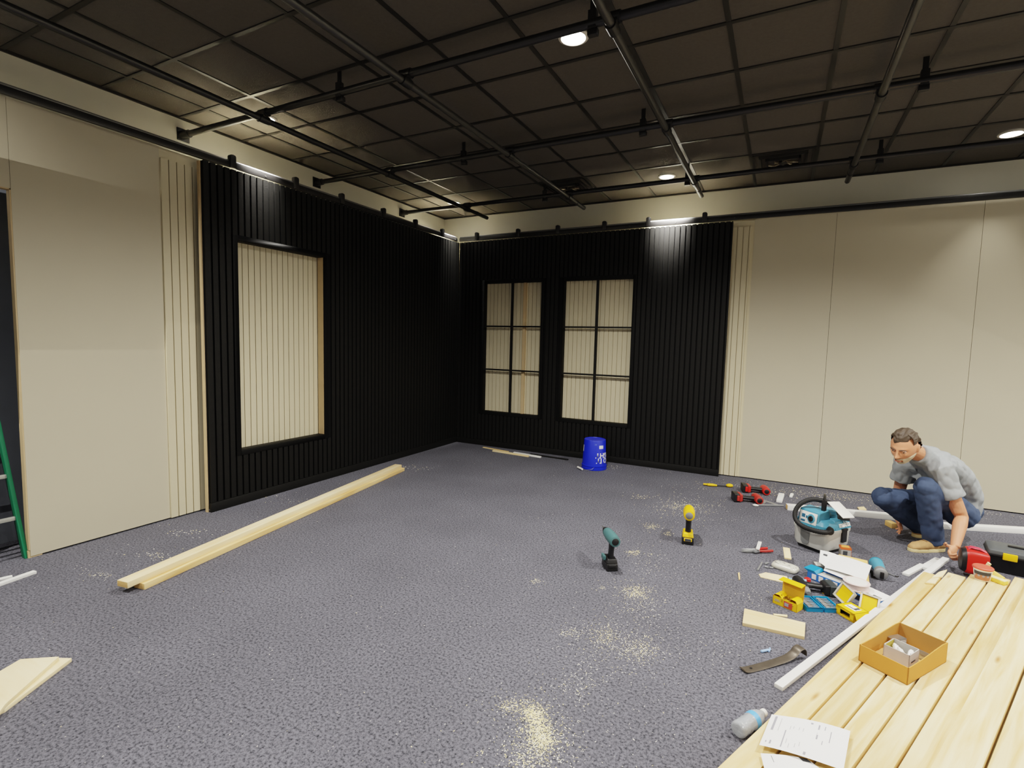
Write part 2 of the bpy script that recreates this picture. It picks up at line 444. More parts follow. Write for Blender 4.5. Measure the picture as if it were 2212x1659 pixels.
for i, x in enumerate(XY):
    t = thing('ceiling_pipe', ['black pipe running to the back wall, leftmost of four, above the left wall', 'grey black pipe running to the back wall, second from the left', 'grey black pipe running to the back wall, third from the left, beside the bright downlight', 'grey black pipe running to the back wall, rightmost of four'][i], 'pipe', (x, 0, ZY), group='black pipes running to the back wall')
    m = MB().cyl((0, -3.9, 0), (0, 6.60, 0), PR * 0.97, seg=18); m.build('pipe', m_steel if i == 0 else m_steel2, t, smooth=40)
    m = MB().cyl((0, 6.30, 0), (0, 6.335, 0), PR * 1.12, seg=18); m.build('collar', m_steel, t, smooth=40)
    for y in YX:
        m = MB().cyl((0, y - 0.05, 0), (0, y + 0.04, 0), PR * 1.3, seg=18); m.span((-0.03, y - 0.03, 0.0), (0.03, y + 0.02, 0.05)); m.build('clamp', m_steel, t, smooth=40)

# ---- downlights and vents
m_glow = M('downlight_glow', (255, 250, 240), 0.4, emit=14.0)
m_trimw = M('downlight_trim', (205, 200, 190), 0.4)
LPOS = [(-4.312, 3.281), (-4.324, 6.365), (-1.316, 6.353), (1.723, 6.331), (-1.316, 3.281), (1.72, 3.281), (4.75, 6.33), (4.75, 3.28), (-4.350, 0.2), (-1.316, 0.2), (1.72, 0.2), (4.75, 0.2)]
LLAB = {0: 'glowing round downlight over the left black wall', 1: 'glowing round downlight over the far corner of the black walls', 2: 'glowing round downlight over the window wall, beside the far pipe', 3: 'glowing round downlight at the upper right, over the cream back wall', 4: 'large bright round downlight, the nearest lit one, at top centre'}
LCOL = (1.0, 0.955, 0.885)
for i, (x, y) in enumerate(LPOS):
    if i <= 5 or i in (9,):
        t = thing('ceiling_downlight', LLAB.get(i, 'glowing round ceiling downlight outside the upper right of the view' if i == 5 else 'glowing round ceiling downlight above the camera'), 'light', (x, y, CEIL), group='round ceiling downlights')
        rg = MB().lathe([(0.098, -0.002), (0.098, -0.010), (0.080, -0.016), (0.078, -0.002)], 28, caps=False); rg.build('trim_ring', m_trimw, t, smooth=40)
        dc = MB().lathe([(0.079, -0.006), (0.05, -0.0095), (0.0005, -0.010)], 28, caps=False); dc.build('lens', m_glow, t, smooth=60)
    ld = bpy.data.lights.new('downlight_lamp', 'SPOT'); lo = bpy.data.objects.new('downlight_lamp', ld); COL.objects.link(lo)
    lo.location = (x, y, CEIL - 0.03); ld.spot_size = R((58, 58, 58, 62)[i] if i < 4 else 152); ld.spot_blend = 0.8 if i < 4 else 0.7
    if i < 3: lo.rotation_euler = (R(40), 0, 0) if i == 2 else (0, R(27), 0); ld.shadow_soft_size = 0.16 if x < -4.34 else 0.075
    ld.energy = LPOWER * ((2.2, 2.2, 2.2, 0.1)[i] if i < 4 else ((0.85 if x < -2 else 0.6 if x < 0 else 0.4) if y < 1 else 1.0)); ld.color = LCOL
m_vent = M('vent_metal', (48, 46, 43), 0.5, var=0.2)
m_blade = M('vent_blade', (150, 140, 120), 0.35, metal=0.6)
for (gx, lab) in ((4, 'dark square ceiling vent with bent blades, beside the second long pipe'), (8, 'dark square ceiling vent with bent pale blades, right of centre')):
    x0 = -5.244 + 0.605 * gx + 0.012; y0 = 3.546 + 0.614 * 4 + 0.012
    cx_, cy_ = x0 + 0.29, y0 + 0.295
    t = thing('ceiling_vent', lab, 'vent', (cx_, cy_, CEIL), group='square ceiling vents')
    fr = MB()
    for h_, dz in ((0.275, 0.012), (0.215, 0.03), (0.155, 0.045)):
        for sx, sy, lx, ly in ((0, 1, 1, 0), (0, -1, 1, 0), (1, 0, 0, 1), (-1, 0, 0, 1)):
            fr.box((sx * h_, sy * h_, -dz / 2), (2 * h_ * lx + 0.02, 2 * h_ * ly + 0.02, dz))
    fr.build('frame', m_vent, t, bevel=0.002)
    for k in range(6):
        a = k * PI / 3 + 0.3
        b_ = MB().loft([(0.04 * math.cos(a), 0.04 * math.sin(a), -0.02), (0.1 * math.cos(a + .3), 0.1 * math.sin(a + .3), -0.035), (0.14 * math.cos(a + .7), 0.14 * math.sin(a + .7), -0.03)], [(0.012, 0.003)] * 3, 8, side=(0, 0, 1))
        b_.build('blade', m_blade, t, smooth=40)
    MB().lathe([(0.04, 0), (0.045, -0.03), (0.02, -0.045)], 16).build('hub', m_vent, t, smooth=40)
# ================================================================== LUMBER AND BOARDS
m_pine = wood('pine_board', (242, 222, 172), (226, 190, 128))
m_pine2 = wood('pine_board_orange', (240, 212, 156), (226, 186, 120))
m_pale = wood('pale_board', (246, 228, 184), (240, 214, 162), knots=False, stretch=8)
m_white = M('white_primed_wood', (240, 240, 236), 0.5, var=0.02, nscale=6)
m_cut = M('sawn_end', (222, 182, 118), 0.75, var=0.15, nscale=80)

def board(name, label, cat, a, b, wd_, th, z, mat, group=None, bevel=0.003, lift=0.0, roll=0.0, endmat=None):
    """a plank whose underside rests at height z; a,b: ends of its centre line in plan"""
    a, b = V((a[0], a[1], 0)), V((b[0], b[1], 0)); Ln = (b - a).length
    mb = MB().box((0, 0, th / 2), (Ln, wd_, th))
    if endmat is not None:
        mb.mi[2:6] = [0, 1, 0, 1]
    o = mb.build(name, mat if endmat is None else [mat, endmat], None, bevel=bevel)
    c = (a + b) / 2
    o.location = (c.x, c.y, z + lift / 2)
    o.rotation_euler = (roll, -math.atan2(lift, Ln), yaw(a, b))
    return tag(o, label, cat, group)
def fp(u, v, z=0.0): p = F(u, v, z); return (p.x, p.y)

# the stack of studs at the lower right
ZL = 0.114
TD = V((0.398, 0.917, 0)).normalized(); ND = V((TD.y, -TD.x, 0))
def LT(n, t, z=0.0): p = ND * n + TD * t; return V((p.x, p.y, z))
def nt(u, v, z):
    p = F(u, v, z); return p.dot(ND), p.dot(TD)
lab = ['stud at the left edge of the lumber pile, beside the white strip', 'second stud from the left on top of the lumber pile', 'third stud from the left on the lumber pile, under the cardboard box', 'fourth stud from the left on the lumber pile, under the small tub', 'fifth stud from the left on the lumber pile, with a bark edge', 'sixth stud from the left on top of the lumber pile']
edges = [nt(1666, 1543.4, ZL)[0], nt(1752, 1548, ZL)[0], nt(1818, 1573, ZL)[0], nt(1904, 1574, ZL)[0], nt(1987, 1574, ZL)[0]]
wb = edges[2] - edges[1]
edges = edges + [edges[4] + wb, edges[4] + 2 * wb]
far = [nt(2010, 1238, ZL)[1], nt(2050, 1236, ZL)[1], nt(2100, 1240, ZL)[1], nt(2150, 1243, ZL)[1], nt(2180, 1240, ZL)[1] - 0.02, nt(2180, 1240, ZL)[1] - 0.02]
for i in range(6):
    n0, n1 = edges[i], edges[i + 1]
    a = LT((n0 + n1) / 2, far[i] - 3.05); b = LT((n0 + n1) / 2, far[i])
    for k in range(3):
        top = (k == 2)
        j = 0.0 if top else random.uniform(-0.03, 0.0)
        o = board('lumber_stud', lab[i] if top else 'stud lying inside the lumber pile below the top layer', 'lumber', a + TD * j, b + TD * j, (n1 - n0) - 0.009, 0.037, k * 0.038, m_pine2 if i == 0 else m_pine, group='studs in the lumber pile' if top else 'studs under the top layer of the lumber pile', endmat=m_cut)
# second layer at the right edge
n2 = nt(2083, 1515, ZL + 0.038)[0]; n2e = nt(2165, 1559, ZL + 0.038)[0]
ft2 = nt(2192, 1226, ZL + 0.038)[1]
def lo2(n0, n1, tf, label):
    a = LT((n0 + n1) / 2, tf - 3.05); b = LT((n0 + n1) / 2, tf)
    return board('lumber_stud', label, 'lumber', a, b, abs(n1 - n0) - 0.006, 0.037, ZL, m_pine, group='studs in the upper layer of the lumber pile', endmat=m_cut)
lo2(n2, n2e, ft2, 'stud on the raised layer of the lumber pile, far end near the black toolbox')
lo2(n2e + 0.004, n2e + 0.094, ft2 - 0.1, 'stud at the lower right corner, right of the raised stud with the dark gap')
lo2(n2e + 0.098, n2e + 0.188, ft2 - 0.04, 'stud on the raised layer outside the right edge of the view')
for k in range(3):
    for q in range(2):
        nn = edges[6] + 0.097 * q
        a = LT(nn + 0.0485, far[5] - 3.05); b = LT(nn + 0.0485, far[5])
        board('lumber_stud', 'stud lying under the raised layer of the lumber pile', 'lumber', a, b, 0.089, 0.037, k * 0.038, m_pine, group='studs under the raised layer of the lumber pile', endmat=m_cut)

# the stacked studs by the left wall
d0, d1 = F(300, 1279, 0.0), F(873, 1017, 0.0)
ax_ = (d1 - d0).normalized(); px_ = V((ax_.y, -ax_.x, 0))
board('lumber_stud', 'lower of two studs stacked on the carpet along the left black wall', 'lumber', d0 + ax_ * 0.03 - px_ * 0.038, d1 - px_ * 0.038, 0.089, 0.038, 0.0, m_pine2, endmat=m_cut)
board('lumber_stud', 'upper of two studs stacked on the carpet along the left black wall', 'lumber', d0 - ax_ * 0.045 - px_ * 0.072, d1 - px_ * 0.066 - ax_ * 0.02, 0.089, 0.038, 0.038, m_pale, endmat=m_cut)
board('lumber_strip', 'thin pale strip under the near end of the stacked studs', 'lumber', d0 - ax_ * 0.0 - px_ * 0.108, d0 + ax_ * 0.5 - px_ * 0.108, 0.022, 0.034, 0.0, m_white)

# two pale boards at the lower left edge
def poly_board(name, label, cat, pix, z, th, mat, group=None, bevel=0.0015):
    ps = [F(u, v, z + th) for u, v in pix]
    c = sum(ps, V((0, 0, 0))) / len(ps)
    mb = MB().prism([(p.x - c.x, p.y - c.y) for p in ps], 0, th)
    o = mb.build(name, mat, None, bevel=bevel); o.location = (c.x, c.y, z)
    return tag(o, label, cat, group)
poly_board('board_offcut', 'lower pale board offcut on the carpet at the lower left, sticking out to the right', 'board', [(155, 1421.5), (95, 1420), (-95, 1575), (10, 1531)], 0.0, 0.017, m_pale)
poly_board('board_offcut', 'upper pale board offcut lying askew on another board at the lower left', 'board', [(127, 1418), (44, 1423.5), (-70, 1490), (-40, 1590), (12, 1520)], 0.018, 0.017, m_pale)
# white trim strips at the left edge
board('trim_strip', 'white trim strip on the carpet at the left edge, in front of the doorway', 'trim', fp(76, 1238), fp(-130, 1310), 0.035, 0.018, 0.0, m_white)
board('trim_strip', 'second white trim strip behind the front one at the left edge', 'trim', fp(27, 1247), fp(-160, 1290), 0.03, 0.012, 0.0, m_white)
# strips at the foot of the back black wall
board('trim_strip', 'tan narrow strip on the carpet at the foot of the window wall, leftmost', 'trim', fp(1044, 967), fp(1098, 977), 0.035, 0.012, 0.0, m_pine)
board('trim_strip', 'pale cream strip lying in front of the others below the left back window', 'trim', fp(1065, 975), fp(1142, 987), 0.04, 0.02, 0.0, m_pale)
board('trim_strip', 'grey white strip lying behind the cream strip below the left back window', 'trim', fp(1110, 979), fp(1168, 989), 0.035, 0.02, 0.0, m_white)
board('trim_strip', 'black painted strip lying at the foot of the window wall left of the blue bucket', 'trim', fp(1145, 982), fp(1227, 994), 0.035, 0.014, 0.0, m_black)
# white painted timbers at the foot of the cream wall
board('white_timber', 'long cream white timber on the carpet behind the blue vacuum', 'timber', fp(1699, 1100), fp(1934, 1122), 0.07, 0.05, 0.0, m_white, endmat=m_cut)
board('white_timber', 'cream white timber on the carpet at the right edge behind the crouching man', 'timber', fp(2030, 1140), fp(2260, 1154), 0.07, 0.045, 0.0, m_white)
o = board('timber_offcut', 'small orange sawn offcut leaning at the end of the cream timber by the man', 'board', fp(1917, 1134), fp(1932, 1142), 0.05, 0.045, 0.0, wood('offcut_wood', (236, 205, 140), (214, 165, 90)), endmat=m_cut)
poly_board('wood_scrap', 'small pale yellow scrap lying behind the cream timber near the man', 'board', [(1852, 1095), (1866, 1094), (1872, 1100), (1856, 1100)], 0.0, 0.012, m_pale)
# white block and lumps behind the vacuum
board('white_block', 'white block standing on the carpet beside the metal square', 'block', fp(1683, 1086), fp(1688, 1071), 0.055, 0.03, 0.0, m_white, bevel=0.006)
board('white_block', 'small white scrap on the carpet behind the white block', 'block', fp(1708, 1075), fp(1711, 1069), 0.03, 0.02, 0.0, m_white, bevel=0.006)
# long white strip beside the lumber, lifted by the man's hand
HAND_D = 3.76
tip = Cd(2044, 1204, HAND_D); near = F(1681, 1489, 0.0)
ln = V((tip.x - near.x, tip.y - near.y, 0))
board('trim_strip', 'long white trim strip beside the lumber pile, its far end held by the man', 'trim', near, tip, 0.04, 0.02, 0.0, m_white, lift=tip.z - 0.02)
board('trim_strip', 'short white board end left of the long strip, nearer the tools', 'trim', Cd(1953, 1271, 3.62), Cd(1992, 1239, 3.78), 0.04, 0.018, 0.0, m_white)
board('trim_strip', 'short white board end left of the long strip, nearer the shoe', 'trim', Cd(1994, 1238, 3.72), Cd(2027, 1211, 3.88), 0.045, 0.022, 0.0, m_white)
poly_board('wood_shim', 'small wood shim on the far left corner of the lumber pile, nearer one', 'board', [(1999, 1258), (2013, 1248), (2028, 1248), (2020, 1260)], ZL, 0.01, m_pale)
poly_board('wood_shim', 'small wood shim on the far left corner of the lumber pile, farther one', 'board', [(2013, 1247), (2028, 1235), (2046, 1230), (2036, 1244)], ZL, 0.012, m_pale)
# cut board and slivers among the tools
poly_board('board_offcut', 'cream board offcut lying flat on the carpet in front of the yellow box', 'board', [(1608, 1314), (1740, 1345), (1738, 1375), (1604, 1345)], 0.0, 0.019, m_pale)
poly_board('wood_sliver', 'thin wood sliver lying just behind the cream board offcut', 'board', [(1670, 1325), (1701, 1328), (1701, 1332), (1672, 1328)], 0.0, 0.006, m_pine)
poly_board('wood_shim', 'ragged pale yellow wood shim lying left of the yellow screw box', 'board', [(1639, 1240), (1654, 1236), (1690, 1243), (1700, 1245), (1704, 1255), (1690, 1257), (1643, 1246)], 0.0, 0.006, m_pale)
poly_board('wood_dowel', 'short tan wood chip alone on the carpet left of the shim', 'board', [(1594, 1237), (1598, 1236), (1599, 1250), (1596, 1251)], 0.0, 0.008, m_pine2)

# ================================================================== SAWDUST
m_dust = M('sawdust_flake', (246, 230, 172), 0.8, var=0.1, nscale=200)
m_dustw = M('pale_wood_flake', (236, 232, 220), 0.8, var=0.08, nscale=200)
rd = random.Random(11)
mb = MB()
NB = V((F(300, 1279).x, F(300, 1279).y, 0)); NE = V((F(873, 1017).x, F(873, 1017).y, 0))
KEEP = [(F(u, v), r_) for u, v, r_ in ((1640, 1443, .1), (1675, 1435, .12), (1715, 1422, .12), (1640, 1338, .14), (1672, 1348, .15), (1705, 1355, .14), (1538, 1050, .1), (1565, 1053, .14), (1655, 1089, .14), (1675, 1093, .1), (1700, 1300, .13), (1825, 1325, .13), (1686, 1078, .09), (1633, 1094, .05))]
def flake(p, s, yel):
    for c_, r_ in KEEP:
        if (p - c_).length < r_: return
    if p.y > (6.52 if p.x < -0.5 else 6.62): return
    n_ = p.dot(ND); t_ = p.dot(TD)
    if n_ > -1.0 and t_ < 4.4: return
    q_ = (V((p.x, p.y, 0)) - NB); ax0 = (NE - NB).normalized()
    if -0.1 < q_.dot(ax0) < (NE - NB).length + .1 and abs(q_.dot(V((ax0.y, -ax0.x, 0))) + .05) < .1: return
    mb.mat(0 if yel else 1)
    a = rd.uniform(0, PI); L_ = s * rd.uniform(0.7, 1.8); W_ = s * rd.uniform(0.4, 0.8)
    ca, sa = math.cos(a), math.sin(a); z0 = 0.0006 + rd.uniform(0, 0.001); h_ = s * rd.uniform(0.15, 0.45)
    P_ = [(ca * x - sa * y + p.x, sa * x + ca * y + p.y) for x, y in ((-L_ / 2, -W_ / 2), (L_ / 2, -W_ / 2), (L_ / 2, W_ / 2), (-L_ / 2, W_ / 2))]
    c = (sum(q[0] for q in P_) / 4, sum(q[1] for q in P_) / 4, z0 + h_)
    mb.add([(q[0], q[1], z0) for q in P_] + [c], [(0, 1, 4), (1, 2, 4), (2, 3, 4), (3, 0, 4)])
def patch(u, v, ru, rv, n, s, py):
    for _ in range(int(n * (0.85 if py > .5 else 1.0))):
        uu, vv = rd.gauss(u, ru / 2), rd.gauss(v, rv / 2)
        if rd.random() < .25: uu, vv = rd.gauss(u, ru), rd.gauss(v, rv * 1.1)
        if vv < 985: continue
        flake(F(uu, vv), s * 0.85 * rd.uniform(0.5, 1.6), rd.random() < py)
for a in [(1160, 1565, 26, 42, 950, 0.0042, .8), (1175, 1598, 26, 26, 650, 0.004, .85), (1150, 1540, 22, 16, 420, 0.004, .9), (1105, 1525, 36, 16, 240, 0.0042, .75), (1165, 1600, 90, 75, 420, 0.0045, .25), (1145, 1640, 70, 40, 320, 0.0045, .35),
          (1372, 1280, 30, 16, 520, 0.0042, .75), (1380, 1310, 70, 36, 300, 0.004, .2), (1310, 1375, 34, 26, 340, 0.004, .7), (1385, 1403, 40, 24, 420, 0.004, .55), (1350, 1395, 120, 55, 420, 0.0042, .15), (1232, 1366, 26, 12, 120, 0.004, .3), (1255, 1475, 60, 45, 190, 0.0042, .1),
          (1408, 1138, 16, 5, 130, 0.0045, .95), (1442, 1153, 10, 6, 70, 0.0045, .9), (1368, 1193, 16, 5, 120, 0.0045, .95), (1400, 1215, 40, 30, 130, 0.0045, .2), (1470, 1095, 50, 9, 330, 0.005, .7), (1465, 1090, 60, 20, 180, 0.005, .4), (1386, 1073, 20, 4, 60, 0.006, .8), (1158, 1256, 14, 8, 60, 0.004, .5), (1302, 1269, 14, 5, 40, 0.004, .4),
          (1500, 1105, 90, 40, 200, 0.005, .3), (1600, 1050, 120, 12, 160, 0.006, .4), (1800, 1075, 110, 12, 420, 0.006, .65), (1700, 1062, 90, 8, 160, 0.006, .5), (1930, 1085, 60, 10, 120, 0.006, .5), (2140, 1105, 70, 8, 200, 0.006, .5), (1440, 1013, 60, 6, 70, 0.007, .2), (1330, 1008, 50, 5, 50, 0.007, .3),
          (340, 1200, 40, 12, 60, 0.006, .4), (215, 1240, 40, 10, 70, 0.005, .2), (420, 1150, 60, 10, 60, 0.006, .3), (900, 1010, 40, 4, 40, 0.007, .3), (600, 1080, 60, 12, 40, 0.006, .3), (1620, 1290, 60, 30, 60, 0.004, .2), (1560, 1420, 60, 50, 70, 0.004, .1)]:
    patch(*a)
for _ in range(1000):
    v_ = 985 + 674 * rd.random() ** 1.3; u_ = rd.uniform(0, 1950) if rd.random() < .5 else rd.gauss(1400, 260)
    if u_ > 1540 and v_ > 1480: continue
    p = F(u_, v_)
    if p.x < -4.3 or p.y > 6.5: continue
    flake(p, 0.003 * rd.uniform(0.6, 1.7), rd.random() < .12)
o = mb.build('sawdust', [m_dust, m_dustw]); tag(o, 'pale yellow sawdust and white wood flakes scattered over the dark carpet', 'sawdust', kind='stuff')
# ================================================================== TOOLS AND CLUTTER
m_blk = M('black_plastic', (26, 26, 28), 0.45, var=0.12)
m_rub = M('black_rubber', (20, 20, 21), 0.65, var=0.15, bump=0.2, bscale=200)
m_teal = M('teal_plastic', (76, 144, 172), 0.42, var=0.06)
m_teald = M('dark_teal_plastic', (72, 110, 112), 0.45, var=0.08)
m_blue = M('bright_blue_plastic', (26, 130, 180), 0.4, var=0.05)
m_yel = M('yellow_plastic', (236, 188, 24), 0.42, var=0.05)
m_red = M('red_plastic', (200, 36, 28), 0.42, var=0.08)
m_redd = M('dull_red_plastic', (176, 48, 40), 0.5, var=0.1)
m_sil = M('bright_metal', (190, 190, 188), 0.3, metal=0.9, var=0.08)
m_alu = M('dull_metal', (150, 152, 154), 0.45, metal=0.5, var=0.12)
m_grey = M('grey_plastic', (120, 122, 122), 0.5, var=0.06)
m_lgrey = M('light_grey_plastic', (196, 196, 190), 0.5, var=0.04)
m_wpl = M('white_plastic', (235, 233, 226), 0.45, var=0.03)
m_paper = M('white_paper', (238, 238, 236), 0.8, var=0.015)
m_ink = M('grey_print', (150, 150, 158), 0.8, var=0.1)
m_inkd = M('dark_print', (60, 62, 66), 0.8, var=0.1)
m_card = M('brown_cardboard', (196, 140, 66), 0.8, var=0.05, nscale=12)
m_cardin = M('brown_cardboard_inside', (184, 138, 76), 0.85, var=0.06, nscale=12)
m_clear = M('clear_plastic', (240, 244, 246), 0.12, var=0.0, trans=0.9, spec=0.6)
m_milk = M('milky_plastic', (206, 204, 190), 0.25, var=0.1, nscale=40, spec=0.8)
m_bottle = M('clear_bottle_plastic', (188, 194, 200), 0.08, var=0.25, nscale=55, bump=0.5, bscale=45, alpha=0.72, spec=1.0, coat=0.5)  # uneven tone painted in to stand for highlights on the clear plastic

def pistol(name, label, p, yw, body, grip, batt, cap, size=1.0, lay=None, bit=True, group=None, short=False):
    """cordless driver: stands on its battery, nose along local +y"""
    t = thing(name, label, 'drill', (p.x, p.y, p.z), yw, group)
    if lay is not None:
        t.rotation_euler = (Euler((0, 0, yw)).to_matrix() @ Euler(lay).to_matrix()).to_euler()
        t.location.z += 0.04 * size
    k = size
    def S(mb): mb.v = [(x * k, y * k, z * k) for x, y, z in mb.v]; return mb
    S(MB().box((0, 0.012, 0.024), (0.074, 0.118, 0.048), taper=0.94)).build('battery', batt, t, bevel=0.007 * k, seg=3)
    c_ = MB().box((0, 0.01, 0.062), (0.070, 0.108, 0.028), taper=0.82); c_.box((0, -0.046, 0.034), (0.05, 0.012, 0.022)); S(c_).build('battery_foot', cap, t, bevel=0.006 * k, seg=3)
    S(MB().loft([(0, 0.0, 0.07), (0, -0.004, 0.11), (0, -0.012, 0.15), (0, -0.018, 0.19)], [(0.019, 0.025), (0.017, 0.022), (0.018, 0.024), (0.021, 0.03)], 14, side=(1, 0, 0))).build('grip', grip, t, smooth=50)
    S(MB().box((0, 0.018, 0.163), (0.014, 0.014, 0.032))).build('trigger', m_blk, t, bevel=0.004 * k)
    z = 0.205
    e = 0.06 if short else 0.085
    S(MB().loft([(0, -0.082, z), (0, -0.078, z), (0, -0.045, z), (0, 0.02, z), (0, e, z), (0, e + .012, z - .002)], [0.024, 0.033, 0.036, 0.036, 0.031, 0.026], 20)).build('motor_housing', body, t, smooth=45)
    S(MB().loft([(0, -0.0835, z), (0, -0.075, z)], [0.021, 0.030], 20)).build('rear_cap', m_blk if body is not m_yel else m_grey, t, smooth=45)
    S(MB().loft([(0, e + .008, z), (0, e + .03, z), (0, e + .05, z), (0, e + .058, z)], [0.026, 0.024, 0.018, 0.012], 18)).build('chuck', m_blk if not short else m_grey, t, smooth=45)
    if bit: S(MB().cyl((0, e + .05, z), (0, e + .11, z), 0.005, 0.0035, 8)).build('bit', m_sil, t, smooth=40)
    return t
pd = F(1317, 1236); fwdv = V((ROW[2].x, ROW[2].y, 0)).normalized()
def face(u, v):       # heading (about z) that looks straight away from the camera at this floor point
    p = F(u, v); return math.atan2(p.y, p.x) - PI / 2
t = pistol('drill_driver', 'teal and black cordless driver standing on its battery in the middle of the carpet', F(1318, 1228), face(1317, 1236) + 0.32, m_teald, m_blk, m_blk, m_blk, 1.1)
s_ = MB().box((-0.045, 0.02, 0.08), (0.018, 0.06, 0.03)); s_.build('belt_clip', m_teald, t, bevel=0.004)
t = pistol('drill_driver', 'yellow and black cordless driver standing on its battery, right of the teal one', F(1485, 1172), face(1484, 1180) + 0.03, m_yel, m_blk, m_blk, m_yel, 1.22, short=True, bit=False)
tx = MB().box((0, -0.085, 0.05), (0.045, 0.004, 0.02)); tx.build('latch', m_inkd, t)
pistol('drill_driver', 'red and black cordless drill lying on its side, nearest the cream wall', F(1602, 1062), R(14), m_red, m_blk, m_blk, m_red, 1.12, lay=(0, R(90), 0), bit=False, short=True)
pistol('drill_driver', 'red and black cordless drill lying on its side, in front of the other red one', F(1583, 1082), R(19), m_redd, m_blk, m_blk, m_redd, 1.12, lay=(0, R(90), 0), bit=False, short=True)

# yellow knife-like tool by the black wall
a, b_ = F(1526, 1050), F(1578, 1053)
t = thing('hand_tool', 'small yellow handled tool with a dark shaft and round yellow tip on the carpet', 'tool', ((a + b_) / 2).to_tuple(), yaw(a, b_))
MB().loft([(-0.16, 0.02, 0.016), (-0.12, 0.012, 0.016), (-0.115, 0, 0.018), (-0.06, -0.006, 0.018), (-0.02, -0.004, 0.015)], [(0.012, 0.01), (0.014, 0.012), (0.02, 0.015), (0.021, 0.015), (0.012, 0.01)], 12, side=(0, 1, 0)).build('handle', m_yel, t, smooth=50)
MB().loft([(-0.03, -0.004, 0.014), (0.09, 0.004, 0.012)], [0.006, 0.005], 10).build('shaft', m_blk, t, smooth=50)
MB().ball((0.12, 0.008, 0.02), (0.04, 0.03, 0.02), 14).build('tip', m_yel, t, smooth=60)

# speed square
P = [F(1637, 1093), F(1692, 1094), F(1650, 1080)]
c = sum(P, V((0, 0, 0))) / 3
t = thing('speed_square', 'grey metal triangular square lying flat beside the red drills', 'square', c.to_tuple())
q = [(p.x - c.x, p.y - c.y) for p in P]; qi = [(x * 0.45, y * 0.45) for x, y in q]
mb = MB(); n = 3
vs = [(x, y, z) for z in (0, 0.004) for ring in (q, qi) for x, y in ring]
fs = []
for i in range(3):
    j = (i + 1) % 3
    fs += [(i, j, 3 + j, 3 + i), (6 + i, 9 + i, 9 + j, 6 + j), (i, 6 + i, 6 + j, j), (3 + i, 3 + j, 9 + j, 9 + i)]
mb.add(vs, fs); mb.build('plate', m_alu, t)
e = MB().loft([(q[0][0], q[0][1], 0.009), (q[1][0], q[1][1], 0.009)], [0.009, 0.009], 8); e.build('fence', m_alu, t)
mb = MB().ball((0, 0, 0.012), (0.028, 0.018, 0.012), 10); o = mb.build('foam_scrap', m_wpl, None, smooth=60); p = F(1632, 1094); o.location = p
tag(o, 'small round white scrap touching the near corner of the metal square', 'scrap')

# red handled snips with a white strip
t = thing('tin_snips', 'red handled snips lying on the carpet between the yellow driver and the vacuum', 'snips', F(1634, 1196).to_tuple(), face(1634, 1196) - 0.75)
MB().loft([(-0.03, 0.02, 0.018), (-0.032, 0.06, 0.018), (-0.022, 0.13, 0.018)], [(0.010, 0.008)] * 3, 10).build('handle', m_red, t, smooth=50)
MB().loft([(0.0, 0.02, 0.018), (0.02, 0.07, 0.018), (0.03, 0.13, 0.018)], [(0.010, 0.008)] * 3, 10).build('handle', m_redd, t, smooth=50)
b = MB().cyl((-0.015, 0.0, 0.006), (-0.015, 0.0, 0.03), 0.02); b.box((-0.015, 0.0, 0.018), (0.05, 0.05, 0.014)); b.build('pivot', m_alu, t, bevel=0.003)
MB().loft([(-0.015, 0.0, 0.015), (-0.03, -0.06, 0.013), (-0.05, -0.10, 0.012)], [(0.018, 0.009), (0.014, 0.008), (0.004, 0.004)], 10).build('jaw', m_grey, t, smooth=40)
MB().loft([(-0.01, 0.0, 0.022), (-0.04, -0.05, 0.02), (-0.065, -0.085, 0.018)], [(0.014, 0.007), (0.012, 0.006), (0.004, 0.003)], 10).build('jaw', m_alu, t, smooth=40)
o = board('white_strip', 'short white strip lying across the red handled snips', 'strip', fp(1636, 1197), fp(1641, 1181), 0.026, 0.012, 0.032, m_wpl)

# ---------------------------------------------------------------- vacuum cleaner
VC = F(1772, 1181); vr = R(54)
t = thing('vacuum_cleaner', 'teal and grey cordless vacuum cleaner with a black hose on the carpet', 'vacuum', (VC.x, VC.y, 0), vr)
t.scale = (.84, .84, .96)
def rr(x, y, rad, z, n=5):      # rounded rectangle ring
    out = []
    for cx_, cy_, a0 in ((x - rad, y - rad, 0), (-x + rad, y - rad, 90), (-x + rad, -y + rad, 180), (x - rad, -y + rad, 270)):
        for i in range(n + 1):
            a = R(a0 + 90 * i / n); out.append((cx_ + rad * math.cos(a), cy_ + rad * math.sin(a), z))
    return out
MB().rings([rr(.165, .135, .05, 0.0), rr(.175, .145, .05, 0.035)]).build('wheel_base', m_blk, t, smooth=40)
MB().rings([rr(.182, .15, .06, 0.03), rr(.192, .16, .06, 0.06), rr(.198, .165, .06, 0.16), rr(.203, .17, .06, 0.17), rr(.203, .17, .06, 0.19), rr(.19, .158, .06, 0.192)]).build('tank', m_lgrey, t, smooth=40)
tp = MB()
for yy, ww in ((-0.02, 0.13),): tp.prism([(-0.05, 0.02), (0.05, 0.02), (0.038, -0.10), (0.02, -0.12), (-0.02, -0.12), (-0.038, -0.10)], 0, 0.006, TR((-0.1935, 0.03, 0.165), (R(90), 0, R(-90))))
tp.build('dark_panel', m_grey, t, bevel=0.002)
MB().rings([rr(.192, .16, .055, 0.188), rr(.188, .156, .05, 0.225), rr(.165, .14, .05, 0.25), rr(.15, .12, .04, 0.262)]).build('motor_cover', m_teal, t, smooth=35)
